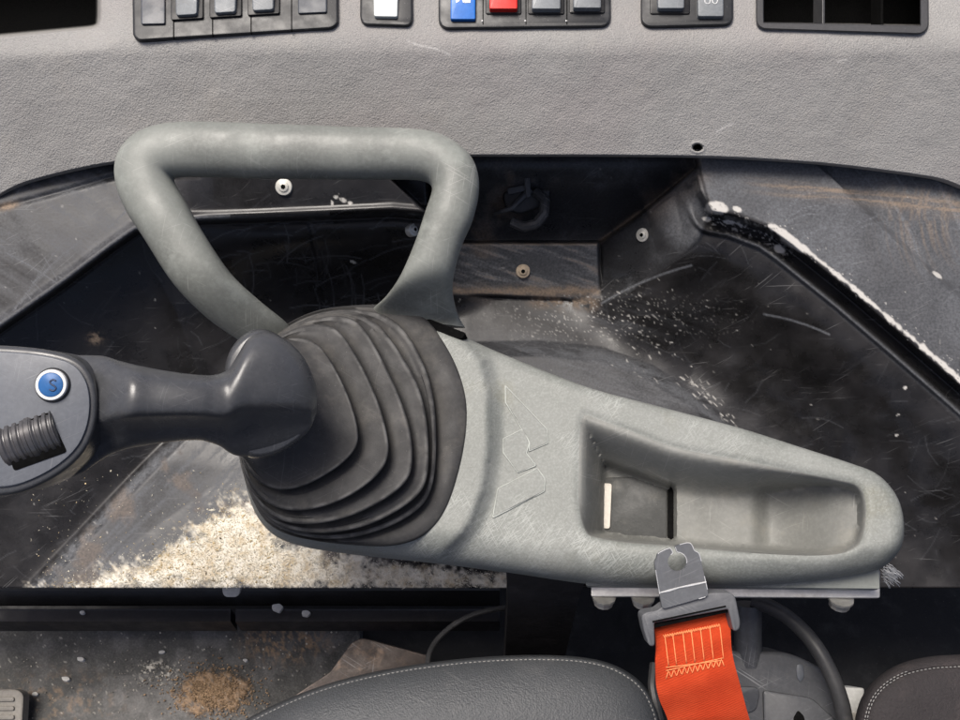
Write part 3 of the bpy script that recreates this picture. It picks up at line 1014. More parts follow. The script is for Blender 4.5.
def lz(px, py):
    return float(liner_z(np.array([float(px)]), np.array([float(py)]), True)[0])


def screw(px, py, r, mat, nrm, parent):
    c = P(px, py, lz(px, py))
    mb = MB()
    n_ = np.array(nrm, float); n_ /= np.linalg.norm(n_)
    R_ = r * S * (H - c[2]) / H
    mb.lathe(c, n_, [(R_, -.004), (R_, .0008), (R_ * .93, .0018), (R_ * .62, .0022), (R_ * .55, .003), (R_ * .42, .0034)], 24, 0)
    mb.lathe(c + n_ * .0034, n_, [(R_ * .3, 0), (R_ * .28, .0002)], 6, 1)
    return mb.build('screw', [mat, M['void']], parent, sharp=30)


screw(284, 187, 8.6, M['screw'], (0, -.15, 1), root)
s_ = screw(413, 230, 6.6, M['screw'], (.75, .05, .8), root)
s_ = screw(523, 271, 7.2, M['screw_dirty'], (0, -.2, 1), root); s_['label'] = 'dirty brown screw'
s_ = screw(643, 235, 7.0, M['screw'], (-.6, -.1, .8), root)

# broken cable clip on the rear wall
root2 = thing('cable_clip', 'broken black cable clip stuck on the rear wall under the dash', 'cable clip', P(521, 215, lz(521, 215)))
zc = lz(521, 200) + .002
plc = plane_at(521, 200, zc, 0, .2)
mb = MB()
mb.prism(rpoly([(502, 195), (514, 180), (540, 178), (552, 188), (547, 206), (520, 215), (506, 210)], 5, 4), plc, .006, .012, 3, 3)
mb.build('base', M['bezel'], root2)
mb = MB()
pth = [(536, 192, .010), (545, 200, .016), (544, 214, .018), (536, 224, .015), (524, 227, .011), (512, 222, .008)]
mb.tube(resample(np.array([P(a, b, zc + h) for a, b, h in pth]), 20, False), [.0048] * 20, 10)
mb.build('hook', M['housing'], root2)
mb = MB()
mb.prism(rpoly([(507, 188), (528, 184), (529, 190), (508, 195)], 2, 3), plc, .013, .010, 1.2, 2)
mb.prism(rpoly([(524, 177), (530, 177), (531, 197), (526, 198)], 2, 3), plc, .016, .012, 1.2, 2)
mb.build('latch', M['housing'], root2)
mb = MB()
mb.tube(resample(np.array([P(494, 214, zc + .004), P(503, 211, zc + .012), P(512, 208, zc + .014), P(530, 190, zc + .012)]), 14, False), np.linspace(.0016, .004, 14), 8)
mb.build('tab', M['housing'], root2)

# ------------------------------------------------------------------ sawdust heap (countless grains)
N = 15000
px = RNG.uniform(30, 512, N * 3); py = RNG.uniform(470, 588, N * 3)
d = sdf(px, py, SAW)
dens = np.where(d > 0, 1.0, np.exp(d / 9.0) * .4) * (.35 + .65 * sst(0, 14, d)) * np.where(px < 290, 1, .75)
dens *= .5 + fbm(px / 10, py / 10, 3, 51)
stray = (RNG.random(N * 3) < .012) & (px < 300) & (py > 470)
keep = (RNG.random(N * 3) < dens) | stray
px, py, d = px[keep][:N], py[keep][:N], d[keep][:N]
mound = np.clip(d, 0, 40) / 40
zz = liner_z(px, py, True) + .0003 + .0014 * mound * RNG.random(len(px))
C_ = P(px, py, zz)
mb = MB(); tint = []
for i in range(len(px)):
    s_ = random.uniform(.00016, .00045) if random.random() < .95 else random.uniform(.0005, .0012)
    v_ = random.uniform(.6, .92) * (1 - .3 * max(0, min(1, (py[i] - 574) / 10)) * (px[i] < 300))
    q = random.random()
    cl = float(vnoise(np.array([px[i] / 13]), np.array([py[i] / 9]), 61)[0])
    if px[i] > 275:
        col = (.84 * v_, .78 * v_, .65 * v_)
    elif q < .93 - .55 * cl * cl:
        col = (.86 * v_, .80 * v_, .64 * v_)
    elif q < .965:
        col = (.72 * v_, .57 * v_, .33 * v_)
    else:
        col = (.22 * v_, .17 * v_, .1 * v_)
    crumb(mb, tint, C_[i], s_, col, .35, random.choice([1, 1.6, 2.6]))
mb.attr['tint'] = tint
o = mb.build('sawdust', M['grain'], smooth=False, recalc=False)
o['kind'] = 'stuff'; tag(o, 'cream sawdust heaped along the front edge of the liner', 'sawdust')

# ================================================================== SIDE CONSOLE (dash with switches)
root = thing('side_console', 'grained grey side console with rows of rocker switches across the top', 'console', P(480, 155, -0.16))
EDGE = np.array([(-280, 262), (-100, 218), (0, 189), (30, 180), (62, 171), (95, 164), (125, 159.5), (180, 156), (260, 154.5), (480, 154.5), (600, 154.5), (700, 155.5), (760, 158), (830, 163), (880, 169), (930, 176), (960, 181), (1100, 212), (1240, 250)], float)
DTOP = (-0.092 - 0.26 * -0.257, 0, -0.26)
xs = np.concatenate([np.arange(-262, -4, 6.), np.arange(-4, 964, 1.6), np.arange(966, 1228, 6.)])
vs = np.concatenate([np.linspace(0, .38, 190)[:-1], np.linspace(.38, 1, 70)])
X = np.broadcast_to(xs, (len(vs), len(xs))).copy()
eb = np.interp(xs, EDGE[:, 0], EDGE[:, 1])
eb = np.convolve(np.pad(eb, 20, mode='edge'), np.ones(41) / 41, 'valid')
Y = eb[None, :] * (1 - vs[:, None]) + (-270) * vs[:, None]
slope = plane_at(480, 155, -0.122, 0, 0.34)


def dash_z(X, Y):
    crest = 44 + 16 * sst(140, 20, X) * sst(-50, 60, X) + 4 * sst(600, 960, X)
    zs = plane_z(X, Y, slope)
    # smooth max/min between the front slope and the top
    t = plane_z(X, Y, plane_at(480, 44, float(plane_z(480, 44, slope)), 0, -0.26))
    # left end of the front leans away
    zs = zs + 0.022 * sst(330, -200, X) * sst(40, 170, Y) * 0
    k = 0.006
    h = np.clip(.5 + .5 * (t - zs) / k, 0, 1)
    z = t * (1 - h) + zs * h - k * h * (1 - h)
    return z


TOPZ = plane_at(480, 44, float(plane_z(480, 44, slope)), 0, -0.26)
Zd = dash_z(X, Y)
# openings: storage pocket at the left, vent at the right, switch cut-outs
pocket = sdf(X, Y, rpoly([(-240, -160), (92, -160), (100, -150), (100, 22), (97, 28), (0, 37), (-240, 62)], 9, 4))
Zd = Zd - 0.17 * sst(-.8, 3, pocket) - .004 * sst(-26, -1, pocket) * (1 - sst(-.8, 3, pocket))
vent = sdf(X, Y, [(762, -130), (923, -130), (923, 26), (762, 24)])
Zd = Zd - 0.13 * sst(-1, 1.5, vent)
rough_ = (fbm(X / 25, Y / 25, 3, 71) - .5) * .0012
Zd = Zd + rough_
hole = np.hypot((X - 697.5) / 1.25, Y - 147.5)
Zd = Zd - .012 * sst(4.2, 3.0, hole) + .0008 * np.exp(-((hole - 5) / 1.2) ** 2)
V = P(X, Y, Zd)
blk = np.maximum(sst(1, 4, pocket), sst(0, 2, vent))
blk = np.maximum(blk, sst(4, 3, hole))
scrA = np.zeros_like(X)
for pts_ in ([(408, 41), (418, 45), (440, 50), (450, 55)], [(838, 62), (850, 58)], [(717, 132), (726, 126), (735, 123)]):
    scrA = np.maximum(scrA, np.clip(1.3 - pdist(X, Y, pts_) / 1.2, 0, 1) * .5 * sst(.25, .5, fbm(X / 3, Y / 3, 2, 72)))
A = np.stack([blk, scrA, np.zeros_like(X), np.zeros_like(X)], -1)
# lower edge rolls under
rr_ = []
for k in range(6, 0, -1):
    a = k / 6 * math.pi * .6
    rr_.append(V[:1] + np.array([0, 0, -1.]) * .006 * (1 - math.cos(a)) + np.array([0, -1., 0]) * .0 + np.array([0, 1., 0]) * 0 + np.array([0, -.002, 0]) * math.sin(a) * 0)
back = rr_[0] + np.array([0, .02, -.006])
V = np.concatenate([back] + rr_ + [V], 0)
A = np.concatenate([A[:1]] * 7 + [A], 0)


def dash_material():
    m = M['dash'].copy(); m.name = 'grained grey dash plastic with openings'
    nt = m.node_tree; b = nt.nodes['Principled BSDF']
    src = b.inputs['Base Color'].links[0].from_socket
    at = nt.nodes.new('ShaderNodeAttribute'); at.attribute_name = 'parts'
    sp = nt.nodes.new('ShaderNodeSeparateColor'); nt.links.new(at.outputs['Color'], sp.inputs[0])
    m1 = nt.nodes.new('ShaderNodeMix'); m1.data_type = 'RGBA'
    nt.links.new(sp.outputs[1], m1.inputs[0]); nt.links.new(src, m1.inputs[6]); m1.inputs[7].default_value = (.55, .54, .52, 1)
    m2 = nt.nodes.new('ShaderNodeMix'); m2.data_type = 'RGBA'
    nt.links.new(sp.outputs[0], m2.inputs[0]); nt.links.new(m1.outputs[2], m2.inputs[6]); m2.inputs[7].default_value = (.004, .004, .004, 1)
    nt.links.new(m2.outputs[2], b.inputs['Base Color'])
    mr = nt.nodes.new('ShaderNodeMapRange'); nt.links.new(sp.outputs[0], mr.inputs[0])
    mr.inputs['To Min'].default_value = .35; mr.inputs['To Max'].default_value = .02
    nt.links.new(mr.outputs[0], b.inputs['Specular IOR Level'])
    return m


grid_mesh('console_shell', V, dash_material(), {'parts': A}, parent=root, flip=True)


def bezel(poly, w=.004, cut=None, bev=2.5):
    mb = MB()
    mb.prism(poly, TOPZ, w, .012, bev, 3)
    return mb.build('switch_bezel', M['bezel'], root)


def rocker(bz, poly, w, mat, bev=2, thick=.008, tilt=0.0, extra=None, edge=None, label=None):
    mb = MB()
    pl = TOPZ
    if tilt:
        cx = sum(p[0] for p in poly) / len(poly); cy = sum(p[1] for p in poly) / len(poly)
        zc_ = float(plane_z(cx, cy, TOPZ))
        pl = plane_at(cx, cy, zc_, 0, TOPZ[2] + tilt)
    mb.prism(poly, pl, w, thick, bev, 3)
    mats = [mat]
    if extra:
        mats.append(M['icon'])
        for e in extra:
            if e[0] == 'p':
                mb.prism(e[1], pl, w + .0003, .0006, 0, mi=1)
            else:
                pts = e[1]
                path = catmull([PL(a, b, pl, w + .0002) for a, b in pts], 26, e[0] == 'c')
                mb.tube(path if e[0] != 'c' else np.vstack([path, path[:1]]), .0004, 6, 1)
    o = mb.build('rocker_switch', mats, bz)
    if label:
        o['label'] = label
    return o


# bank 1
b1 = bezel(rpoly([(130, -170), (336, -182), (338.5, 22), (333, 28), (138, 40.5), (133, 36)], [5, 5, 3, 5, 5, 3], 4))


def sk(x, y):           # the bank leans a little
    return (x, y - (x - 236) * 0.062)


for i, x0 in enumerate((141, 175, 213.5, 251.5, 298)):
    if i in (0, 4):
        x1 = x0 + (24 if i == 0 else 29)
        q = [sk(x0, -40), sk(x1, -40), sk(x1, 19.5 if i == 0 else 18), sk(x0, 18.5 if i == 0 else 17.5)]
        rocker(b1, rpoly(q, 2, 3), .006, M['rocker_dark'], 1.5)
    else:
        x1 = x0 + 23
        mbk = MB()
        mbk.prism(rpoly([sk(x0 - 4, -44), sk(x1 + 5, -44), sk(x1 + 5, 16), sk(x0 - 4, 16)], 2, 3), TOPZ, .0062, .008, .8, 2)
        mbk.build('rocker_frame', M['black'], b1)
        rocker(b1, rpoly([sk(x0, -40), sk(x1, -40), sk(x1 - 1, 12), sk(x0 + 1, 12)], 3, 4), .0125, M['rocker'], 1.6, .014, .10)
for x0 in (173, 212, 250.5, 291):
    mb = MB()
    mb.prism([sk(x0, -44), sk(x0 + .9, -44), sk(x0 + .9, 34), sk(x0, 34)], TOPZ, .0045, .002, 0)
    mb.build('bezel_joint', M['void'], b1)
# bank 2: single white rocker
b2_ = bezel(rpoly([(362, -160), (411, -160), (413, 20), (409, 26), (364, 24.5), (360, 19)], 4, 4))
rocker(b2_, rpoly([(372, -50), (399, -50), (397.5, 17), (374, 16.5)], 2, 3), .009, M['rocker_white'], 1.4, .010, .05, label='white rocker switch')
# bank 3
b3_ = bezel(rpoly([(438, -165), (609, -165), (611, 21), (605, 26.5), (445, 28.5), (438.5, 23)], 5, 4))
for i, (x0, x1, y1, m_) in enumerate(((450.5, 475.5, 19.5, 'rocker_blue'), (489.5, 517.5, 9, 'rocker_red'), (532, 560.5, 9, 'rocker'), (573.5, 601, 8, 'rocker'))):
    if i:
        mbk = MB()
        mbk.prism(rpoly([(x0 - 4, -46), (x1 + 4, -46), (x1 + 4, y1 + 5), (x0 - 4, y1 + 5)], 2, 3), TOPZ, .0055, .008, 1.5, 2)
        mbk.build('rocker_frame', M['black'], b3_)
    ex = None
    if i == 0:
        ex = [('p', [(456, -6), (459.5, -6), (459.5, 1), (456, 3)]), ('p', [(460.5, -5), (463, -5), (465.5, 2.6), (463, 2.6)]), ('p', [(464, .6), (470.5, -3.5), (470.5, 2.6), (464.5, 2.9)])]
    rocker(b3_, rpoly([(x0, -50), (x1, -50), (x1, y1), (x0, y1)], 1.6, 3), .009 if i == 0 else .012, M[m_], 1.4, .012, .04, ex,
           label={0: 'blue rocker switch with white symbol', 1: 'red rocker switch'}.get(i))
for x0 in (482.5, 525.5, 566.5):
    mb = MB()
    mb.prism([(x0, -44), (x0 + .9, -44), (x0 + .9, 24), (x0, 24)], TOPZ, .0045, .002, 0)
    mb.build('bezel_joint', M['void'], b3_)
    mb = MB()
    mb.lathe(PL(x0, 21, TOPZ, .004), normal(TOPZ), [(.0009, 0), (.0008, .0005)], 10)
    mb.build('pin', M['icon'], b3_)
# bank 4
b4_ = bezel(rpoly([(642, -165), (732, -165), (733.5, 20), (728, 25), (648, 27), (641, 22)], 5, 4))
mbk = MB(); mbk.prism(rpoly([(650, -46), (690, -46), (690, 14), (650, 14)], 2, 3), TOPZ, .0055, .008, 1.5, 2)
mbk.build('rocker_frame', M['black'], b4_)
rocker(b4_, rpoly([(657, -50), (685, -50), (684, 8.5), (658, 8.5)], 2, 3), .012, M['rocker'], 1.4, .012, .05)
rocker(b4_, rpoly([(697, -50), (723.5, -50), (723.5, 16.5), (698, 16.5)], 2, 3), .009, M['rocker'], 1.4, .010, .03,
       [('c', [(706, -4), (709.5, -3), (710, 2), (708, 4), (705, 2)]), ('c', [(713, -3), (717, -4), (717.5, 1), (715.5, 4), (712.5, 2)])], label='grey rocker switch with looped white symbol')
# vent frame and louvre bars
mb = MB()
outer = rpoly([(755, -150), (927, -150), (929, 28), (922, 34.5), (762, 29.5), (756, 24)], 5, 4)
inner = rpoly([(763, -142), (919, -142), (920, 25), (920, 25.5), (764.5, 22.5), (764, 22)], 3, 4)
R = []
for poly_, w in ((outer, -.006), (outer, .002), (inset(outer, 1.5), .0035), (inset(inner, -1), .0035), (inner, .0015), (inner, -.03)):
    poly_ = np.asarray(poly_, float)
    R.append(PL(poly_[:, 0], poly_[:, 1], TOPZ, w))
mb.rings(R)
mb.build('vent_frame', M['dash_dark'], root)
for x0, w_, m_ in ((823.5, -.006, 'dash_dark'), (882, -.045, 'void')):
    mb = MB()
    mb.prism(rpoly([(x0 - 1.4, -140), (x0 + 1.4, -140), (x0 + 1.4, 25), (x0 - 1.4, 25)], .8, 2), TOPZ, w_, .02, .8, 2)
    mb.build('vent_bar', M[m_], root)

# ================================================================== ARMREST CONSOLE
CON = plane_at(640, 480, 0.0, 0.17, -0.36)
NC = normal(CON)
OUT = catmull([(245, 372), (262, 335), (300, 322), (380, 316), (432, 323), (456, 332), (482, 345), (520, 361), (560, 377), (600, 391), (665, 408), (740, 428), (800, 447), (850, 463), (877, 474), (895, 493), (903, 515), (903, 542), (892, 560), (873, 571), (820, 580), (750, 585.5), (680, 586.5), (620, 585), (575, 580.5), (500, 570), (430, 560.5), (350, 552), (300, 545), (270, 532), (250, 500), (240, 440)], 260)
TRAY = catmull([(584.5, 415), (592, 417), (627, 430), (677, 448), (743, 461), (820, 476.5), (848, 482), (862, 490), (866, 510), (863, 536), (852, 550), (820, 555.5), (758, 553.5), (677, 547), (627, 543), (598, 538), (586, 532), (579, 505), (579, 460), (580, 430)], 170)
BAND = [(300, 300), (438, 320), (462, 337), (482, 360), (490, 395), (491, 440), (484, 490), (470, 525), (448, 550), (400, 600), (250, 560), (200, 440)]


def con_w(px, py):
    d = sdf(px, py, OUT)
    dt = sdf(px, py, TRAY)
    lowside = sst(-40, 10, py - (505 + (px - 270) * .075))
    r = 11 + 24 * lowside * sst(250, 420, px) * sst(905, 860, px)
    hh = 0.0075 + 0.022 * lowside
    t = np.clip(1 - d / r, 0, 1)
    w = -hh * (1 - np.sqrt(np.clip(1 - t * t, 0, 1)))
    # raised band round the gaiter
    db = sdf(px, py, BAND)
    w = w + 0.010 * sst(-14, 7, db) * (1 - t ** 2 * .5)
    # hollow behind the band
    w = w - 0.0035 * np.exp(-((db + 40) / 45) ** 2) * (db < 0)
    # tray
    fx = np.clip((px - 585) / 280, 0, 1)
    topw = 46 - 32 * sst(.35, .95, fx)
    ax = pdist(px, py, [(584, 415), (677, 448), (743, 461), (820, 476), (846, 481.5), (864, 486)])          # upper rim
    ay = pdist(px, py, [(579, 415), (577, 535)])
    aw = pdist(px, py, [(585, 533), (677, 547), (758, 553), (830, 555), (852, 550)])
    ar = pdist(px, py, [(850, 480), (866, 500), (864, 540), (852, 552)])
    D = 0.046
    wt = np.minimum(np.minimum(sst(0, 1, ax / topw), sst(0, 1, ay / 30)), np.minimum(sst(0, 3, dt), sst(0, 9, dt) * .35 + .65 * sst(2, 100, 866 - px)))
    dep = D * wt
    step = sst(677, 673, px) * 0.012
    dep2 = dep * 1.0 + step * sst(.85, 1, wt) + .007 * np.exp(-((px - 671) / 1.2) ** 2) * sst(.8, 1, wt) + .004 * sst(752, 764, px) * 0
    scoop = -sst(750, 770, px) * .009 * wt
    w = np.where(dt > 0, w * sst(6, 0, dt) - dep2 * sst(-.5, 2.5, dt) + scoop, w)
    # softened rim lip of the tray
    w = w - 0.0016 * np.exp(-(np.abs(dt) / 3.0) ** 2)
    return w


loops = [OUT, inset(OUT, 1.2), inset(OUT, 3.0), inset(OUT, 6)]
tl = [inset(TRAY, -2.5), TRAY, inset(TRAY, 1.5), inset(TRAY, 4)]
pts = []; edges = []
for L in loops + tl:
    b = len(pts); n = len(L)
    pts += [tuple(p) for p in L]
    if L is OUT or L is TRAY:
        edges += [(b + i, b + (i + 1) % n) for i in range(n)]
gx, gy = np.meshgrid(np.arange(236, 908, 3.0), np.arange(310, 590, 3.0))
gx = gx.ravel() + RNG.uniform(-.3, .3, gx.size); gy = gy.ravel() + RNG.uniform(-.3, .3, gy.size)
dd = sdf(gx, gy, OUT); dtt = np.abs(sdf(gx, gy, TRAY) - .7)
ok = (dd > 7.5) & (dtt > 5)
pts += list(zip(gx[ok], gy[ok]))
stepx = np.arange(478, 548, 2.0)
for xx in (667.5, 669.5, 671, 672.5, 674.5):
    pts += [(xx, y + .13) for y in stepx]
vv, ee, ff_, *_ = delaunay_2d_cdt([Vector(p) for p in pts], edges, [], 1, 1e-4)
vv = np.array([tuple(v) for v in vv])
cc = np.array([vv[list(f)].mean(0) for f in ff_])
good = inside(cc[:, 0], cc[:, 1], OUT)
faces = [tuple(f) for f, k in zip(ff_, good) if k]
w_ = con_w(vv[:, 0], vv[:, 1])
mb = MB()
co = PL(vv[:, 0], vv[:, 1], CON, 0)
# height measured along the normal keeps the plan undistorted, picture outline stays for w=0
nrm = math.sqrt(CON[1] ** 2 + CON[2] ** 2 + 1)
co = np.array([PL(a, b, CON, w) for (a, b), w in zip(vv, w_)])
mb.add(co, faces)
from collections import Counter
ec = Counter()
for f in faces:
    for i in range(len(f)):
        a, b = f[i], f[(i + 1) % len(f)]
        ec[(min(a, b), max(a, b))] += 1
bd = {}
for f in faces:
    for i in range(len(f)):
        a, b = f[i], f[(i + 1) % len(f)]
        if ec[(min(a, b), max(a, b))] == 1:
            bd[a] = b
st_ = next(iter(bd)); ring = [st_]
while bd[ring[-1]] != st_ and len(ring) < 5000:
    ring.append(bd[ring[-1]])
R0 = co[ring]
c_ = R0.mean(0)
low1 = R0 - NC * .010
low2 = R0 + (c_ - R0) * .03 - NC * .040
mb.rings([R0, low1, low2], 0, True, False, False)
root = thing('armrest_console', 'worn grey green armrest console with loop handle and storage tray', 'armrest', P(620, 590, -.06))
# weld the skirt to the top
mb.m = [1 if k else 0 for k in inside(np.array([vv[list(f)].mean(0)[0] for f in faces]), np.array([vv[list(f)].mean(0)[1] for f in faces]), TRAY)] + mb.m[len(faces):]
o = mb.build('console_body', [M['console'], M['tray']], root, sharp=60)
bm = bmesh.new(); bm.from_mesh(o.data)
bmesh.ops.remove_doubles(bm, verts=bm.verts, dist=1e-6)
bmesh.ops.recalc_face_normals(bm, faces=bm.faces)
bm.to_mesh(o.data); bm.free()
body = o
# dark mat and cream insert in the tray
TR = (CON[0], CON[1], CON[2])


def tray_pt(px, py, up):
    return PL(px, py, CON, float(con_w(np.array([px]), np.array([py]))[0]) + up)


mb = MB()
wf = float(con_w(np.array([640.]), np.array([510.]))[0])
mb.prism(rpoly([(601, 478), (667, 475), (667, 540), (640, 537.5), (603, 531.5)], 4, 3), CON, wf + .0016, .004, 1.2, 2)
mat_ = mb.build('tray_mat', M['tray_dark'], root)
mb = MB()
mb.prism([(667.4, 475), (674, 475), (674, 545), (667.4, 543)], CON, wf + .0012, .004, 0)
mb.build('tray_gap', M['void'], root)
mb = MB()
mb.prism(rpoly([(600.5, 483), (612, 483.5), (610, 529), (598.5, 528)], 3, 3), CON, wf + .0040, .004, 1, 2)
mb.build('cream_insert', M['cream'], root)
# embossed angular mark: three raised plates


def zq(pts_):
    return [(470 + x / 3.6, 340 + y / 3.6) for x, y in pts_]


for k, q in enumerate(([(128, 165), (278, 322), (280, 372), (213, 400), (215, 368), (128, 225)],
                       [(195, 318), (120, 355), (120, 405), (172, 478), (238, 452), (203, 408), (213, 372)],
                       [(243, 462), (270, 500), (268, 545), (82, 640), (100, 535)])):
    q = np.array(zq(q))
    c_ = q.mean(0)
    ww = con_w(q[:, 0], q[:, 1])
    mb = MB()
    qi = inset(q, .9)
    wi = con_w(qi[:, 0], qi[:, 1])
    low = np.array([PL(a, b, CON, w - .003) for (a, b), w in zip(q, ww)])
    mid = np.array([PL(a, b, CON, w + .0004) for (a, b), w in zip(q, ww)])
    top = np.array([PL(a, b, CON, w + .0010) for (a, b), w in zip(qi, wi)])
    mb.rings([low, mid, top], 0, True, True, True)
    em = mb.build('embossed_mark', M['console'], body, sharp=15)
    mb = MB()
    lp = resample(q, 90)
    lw = con_w(lp[:, 0], lp[:, 1])
    path = np.array([PL(a, b, CON, w + .0006) for (a, b), w in zip(lp, lw)])
    path = np.vstack([path, path[:1]])
    mb.tube(path, .0002 + .0004 * np.array([float(vnoise(np.array([k * 2.7 + i_ / 9.]), np.array([.3]), 8)[0]) for i_ in range(len(path))]), 6)
    mb.build('worn_outline', M['mark'], em, sharp=0)

# loop handle as pairs outer/inner of its outline
PR = [((360, 590), (470, 545)), ((345, 562), (447, 510)), ((262, 503), (380, 455)), ((180, 420), (310, 388)), ((110, 312), (245, 292)), ((64, 240), (206, 222)), ((40, 168), (184, 186)), ((48, 108), (174, 166)),
      ((88, 62), (178, 160)), ((150, 38), (205, 158)), ((230, 32), (262, 159)), ((350, 35), (352, 161)), ((480, 40), (480, 163)), ((620, 45), (610, 164)),
      ((740, 48), (700, 164)), ((810, 58), (752, 165)), ((865, 88), (784, 172)), ((900, 130), (796, 186)), ((910, 190), (794, 206)), ((896, 260), (780, 248)),
      ((870, 322), (755, 322)), ((851, 390), (722, 397)), ((847, 440), (688, 447)), ((860, 492), (655, 478)), ((876, 522), (640, 505))]
po = catmull([p[0] for p in PR], 130, False) if False else None


def dense(seq, per=6):
    out = []
    seq = np.asarray(seq, float); m = len(seq)
    for i in range(m - 1):
        p0, p1, p2, p3 = seq[max(i - 1, 0)], seq[i], seq[i + 1], seq[min(i + 2, m - 1)]
        for k in range(per):
            t = k / per
            out.append(.5 * ((2 * p1) + (-p0 + p2) * t + (2 * p0 - 5 * p1 + 4 * p2 - p3) * t * t + (-p0 + 3 * p1 - 3 * p2 + p3) * t ** 3))
    out.append(seq[-1])
    return np.array(out)


po = dense([p[0] for p in PR]); pi = dense([p[1] for p in PR])
po = np.stack([100 + po[:, 0] / 2.4, 110 + po[:, 1] / 2.4], 1); pi = np.stack([100 + pi[:, 0] / 2.4, 110 + pi[:, 1] / 2.4], 1)
m = len(po)
R = []
for i in range(m):
    t = i / (m - 1)
    e = min(t, 1 - t)
    lift = 0.012 + 0.012 * sst(0, .2, e) - .040 * sst(.86, 1, t) - .04 * sst(.14, 0, t)
    # leans back towards the dash a little less than the console top
    zm = lambda p: float(plane_z(p[0], p[1], plane_at(440, 330, -0.045 + lift, 0.02, -0.12)))
    a = P(po[i, 0], po[i, 1], zm(po[i])); b = P(pi[i, 0], pi[i, 1], zm(pi[i]))
    c = (a + b) / 2; u = (a - b) / 2
    hw = np.linalg.norm(u)
    dep = min(hw, .0165)
    nz = np.array([0, .05, 1.0]); nz -= u * (nz @ u) / (u @ u); nz /= np.linalg.norm(nz)
    an = np.linspace(0, 2 * math.pi, 28, endpoint=False)
    cs, sn = np.cos(an), np.sin(an)
    ex = .88
    R.append(c + np.sign(cs)[:, None] * (np.abs(cs) ** ex)[:, None] * u + (np.sign(sn) * np.abs(sn) ** ex * dep)[:, None] * nz)
mb = MB()
mb.rings(R, 0, True, True, True)
mb.build('loop_handle', M['loop'], root, sharp=60)
# dark gap strip under the handle foot
mb = MB()
mb.prism(rpoly([(418, 320), (427, 318), (466, 333), (462, 339), (452, 337), (424, 327)], 2, 2), CON, .0085, .01, .8, 2)
mb.build('handle_joint', M['void'], root)
# underside flange, plate, bolts and post
mb = MB()
mb.prism(rpoly([(583, 566), (879, 566), (880, 589), (586, 586)], 2, 3), CON, -.033, .012, 1.5, 2)
mb.build('flange', M['loop'], root)
mb = MB()
mb.prism(rpoly([(591, 570), (880, 570), (880, 598), (591, 596.5)], 2, 3), CON, -.047, .0055, 1.0, 2)
mb.build('mounting_plate', M['steel'], root)
for bx_, by_ in ((604, 596), (643, 596), (841, 598)):
    mb = MB()
    c = PL(bx_, by_, CON, -.0505)
    mb.lathe(c, np.array([0, -.88, -.47]), [(.0085, 0), (.0085, .0018), (.0070, .0019), (.0070, .0066), (.0062, .0072)], 6 if False else 12, 0)
    mb.build('bolt', M['steel'], root, sharp=20)
mb = MB()
b0 = PL(548, 566, CON, -.04)
ring_ = []
for t, wd in ((0, .030), (.06, .027), (.25, .026)):
    c = b0 + np.array([0, -.0, 0]) + DOWN * t + np.array([0, -.3, -.2]) * t * .4
    ring_.append([c + np.array([-wd, 0, 0]) + np.array([0, .3, -.3]) * .06, c + np.array([-wd, 0, 0]), c + np.array([wd, 0, 0]), c + np.array([wd, 0, 0]) + np.array([0, .3, -.3]) * .06])
mb.rings(ring_, 0, True, True, True)
mb.build('support_post', M['post'], root)
# bit of lint caught behind the tray end
mb = MB()
for k in range(70):
    p0 = np.array([random.gauss(885, 2.5), random.gauss(571, 3.5)])
    p1 = p0 + np.array([random.uniform(5, 17), random.uniform(5, 12)])
    z0 = -.05 + random.uniform(0, .003)
    pm = (p0 + p1) / 2 + [random.gauss(1, 1), random.gauss(-1, 1)]
    mb.tube(dense([P(*p0, z0), P(*pm, z0 + .002), P(*p1, z0)], 4), .0002, 4)
o = mb.build('lint_tuft', M['lint'], sharp=0)
tag(o, 'small pale lint tuft caught at the right end of the armrest', 'lint')

# ================================================================== JOYSTICK
root = thing('joystick', 'dark joystick with ribbed rubber gaiter, blue button and thumb wheel', 'joystick', PL(350, 425, CON, .011))


def zb(pts_):
    return [(220 + x / 2.567, 290 + y / 2.567) for x, y in pts_]


RINGS = [
    # (contour in the enlarged picture, height)
    ([(60, 430), (72, 250), (105, 130), (220, 56), (330, 38), (470, 36), (535, 72), (600, 170), (632, 260), (637, 340), (620, 450), (582, 570), (530, 632), (450, 660), (340, 656), (220, 642), (140, 612), (95, 555)], .003),
    ([(60, 430), (72, 260), (110, 140), (220, 68), (330, 50), (420, 64), (480, 110), (530, 210), (550, 300), (553, 430), (540, 520), (500, 570), (420, 612), (320, 638), (220, 632), (140, 605), (95, 550)], .014),
    ([(58, 420), (72, 260), (112, 150), (220, 78), (320, 60), (400, 80), (460, 160), (510, 250), (530, 340), (534, 440), (524, 505), (480, 550), (390, 600), (290, 622), (200, 618), (130, 592), (85, 530)], .026),
    ([(55, 400), (68, 265), (115, 150), (210, 84), (300, 66), (360, 84), (410, 170), (460, 275), (487, 360), (493, 440), (480, 490), (420, 538), (330, 582), (240, 600), (165, 594), (110, 562), (72, 500)], .039),
    ([(50, 380), (60, 265), (105, 155), (190, 98), (265, 88), (310, 108), (360, 190), (405, 285), (428, 370), (432, 420), (415, 462), (360, 512), (280, 552), (200, 566), (140, 556), (90, 520), (60, 460)], .052),
    ([(45, 350), (55, 255), (95, 165), (165, 125), (225, 126), (265, 152), (310, 230), (342, 310), (355, 370), (348, 408), (310, 448), (240, 492), (180, 512), (130, 508), (85, 480), (55, 425)], .065),
]


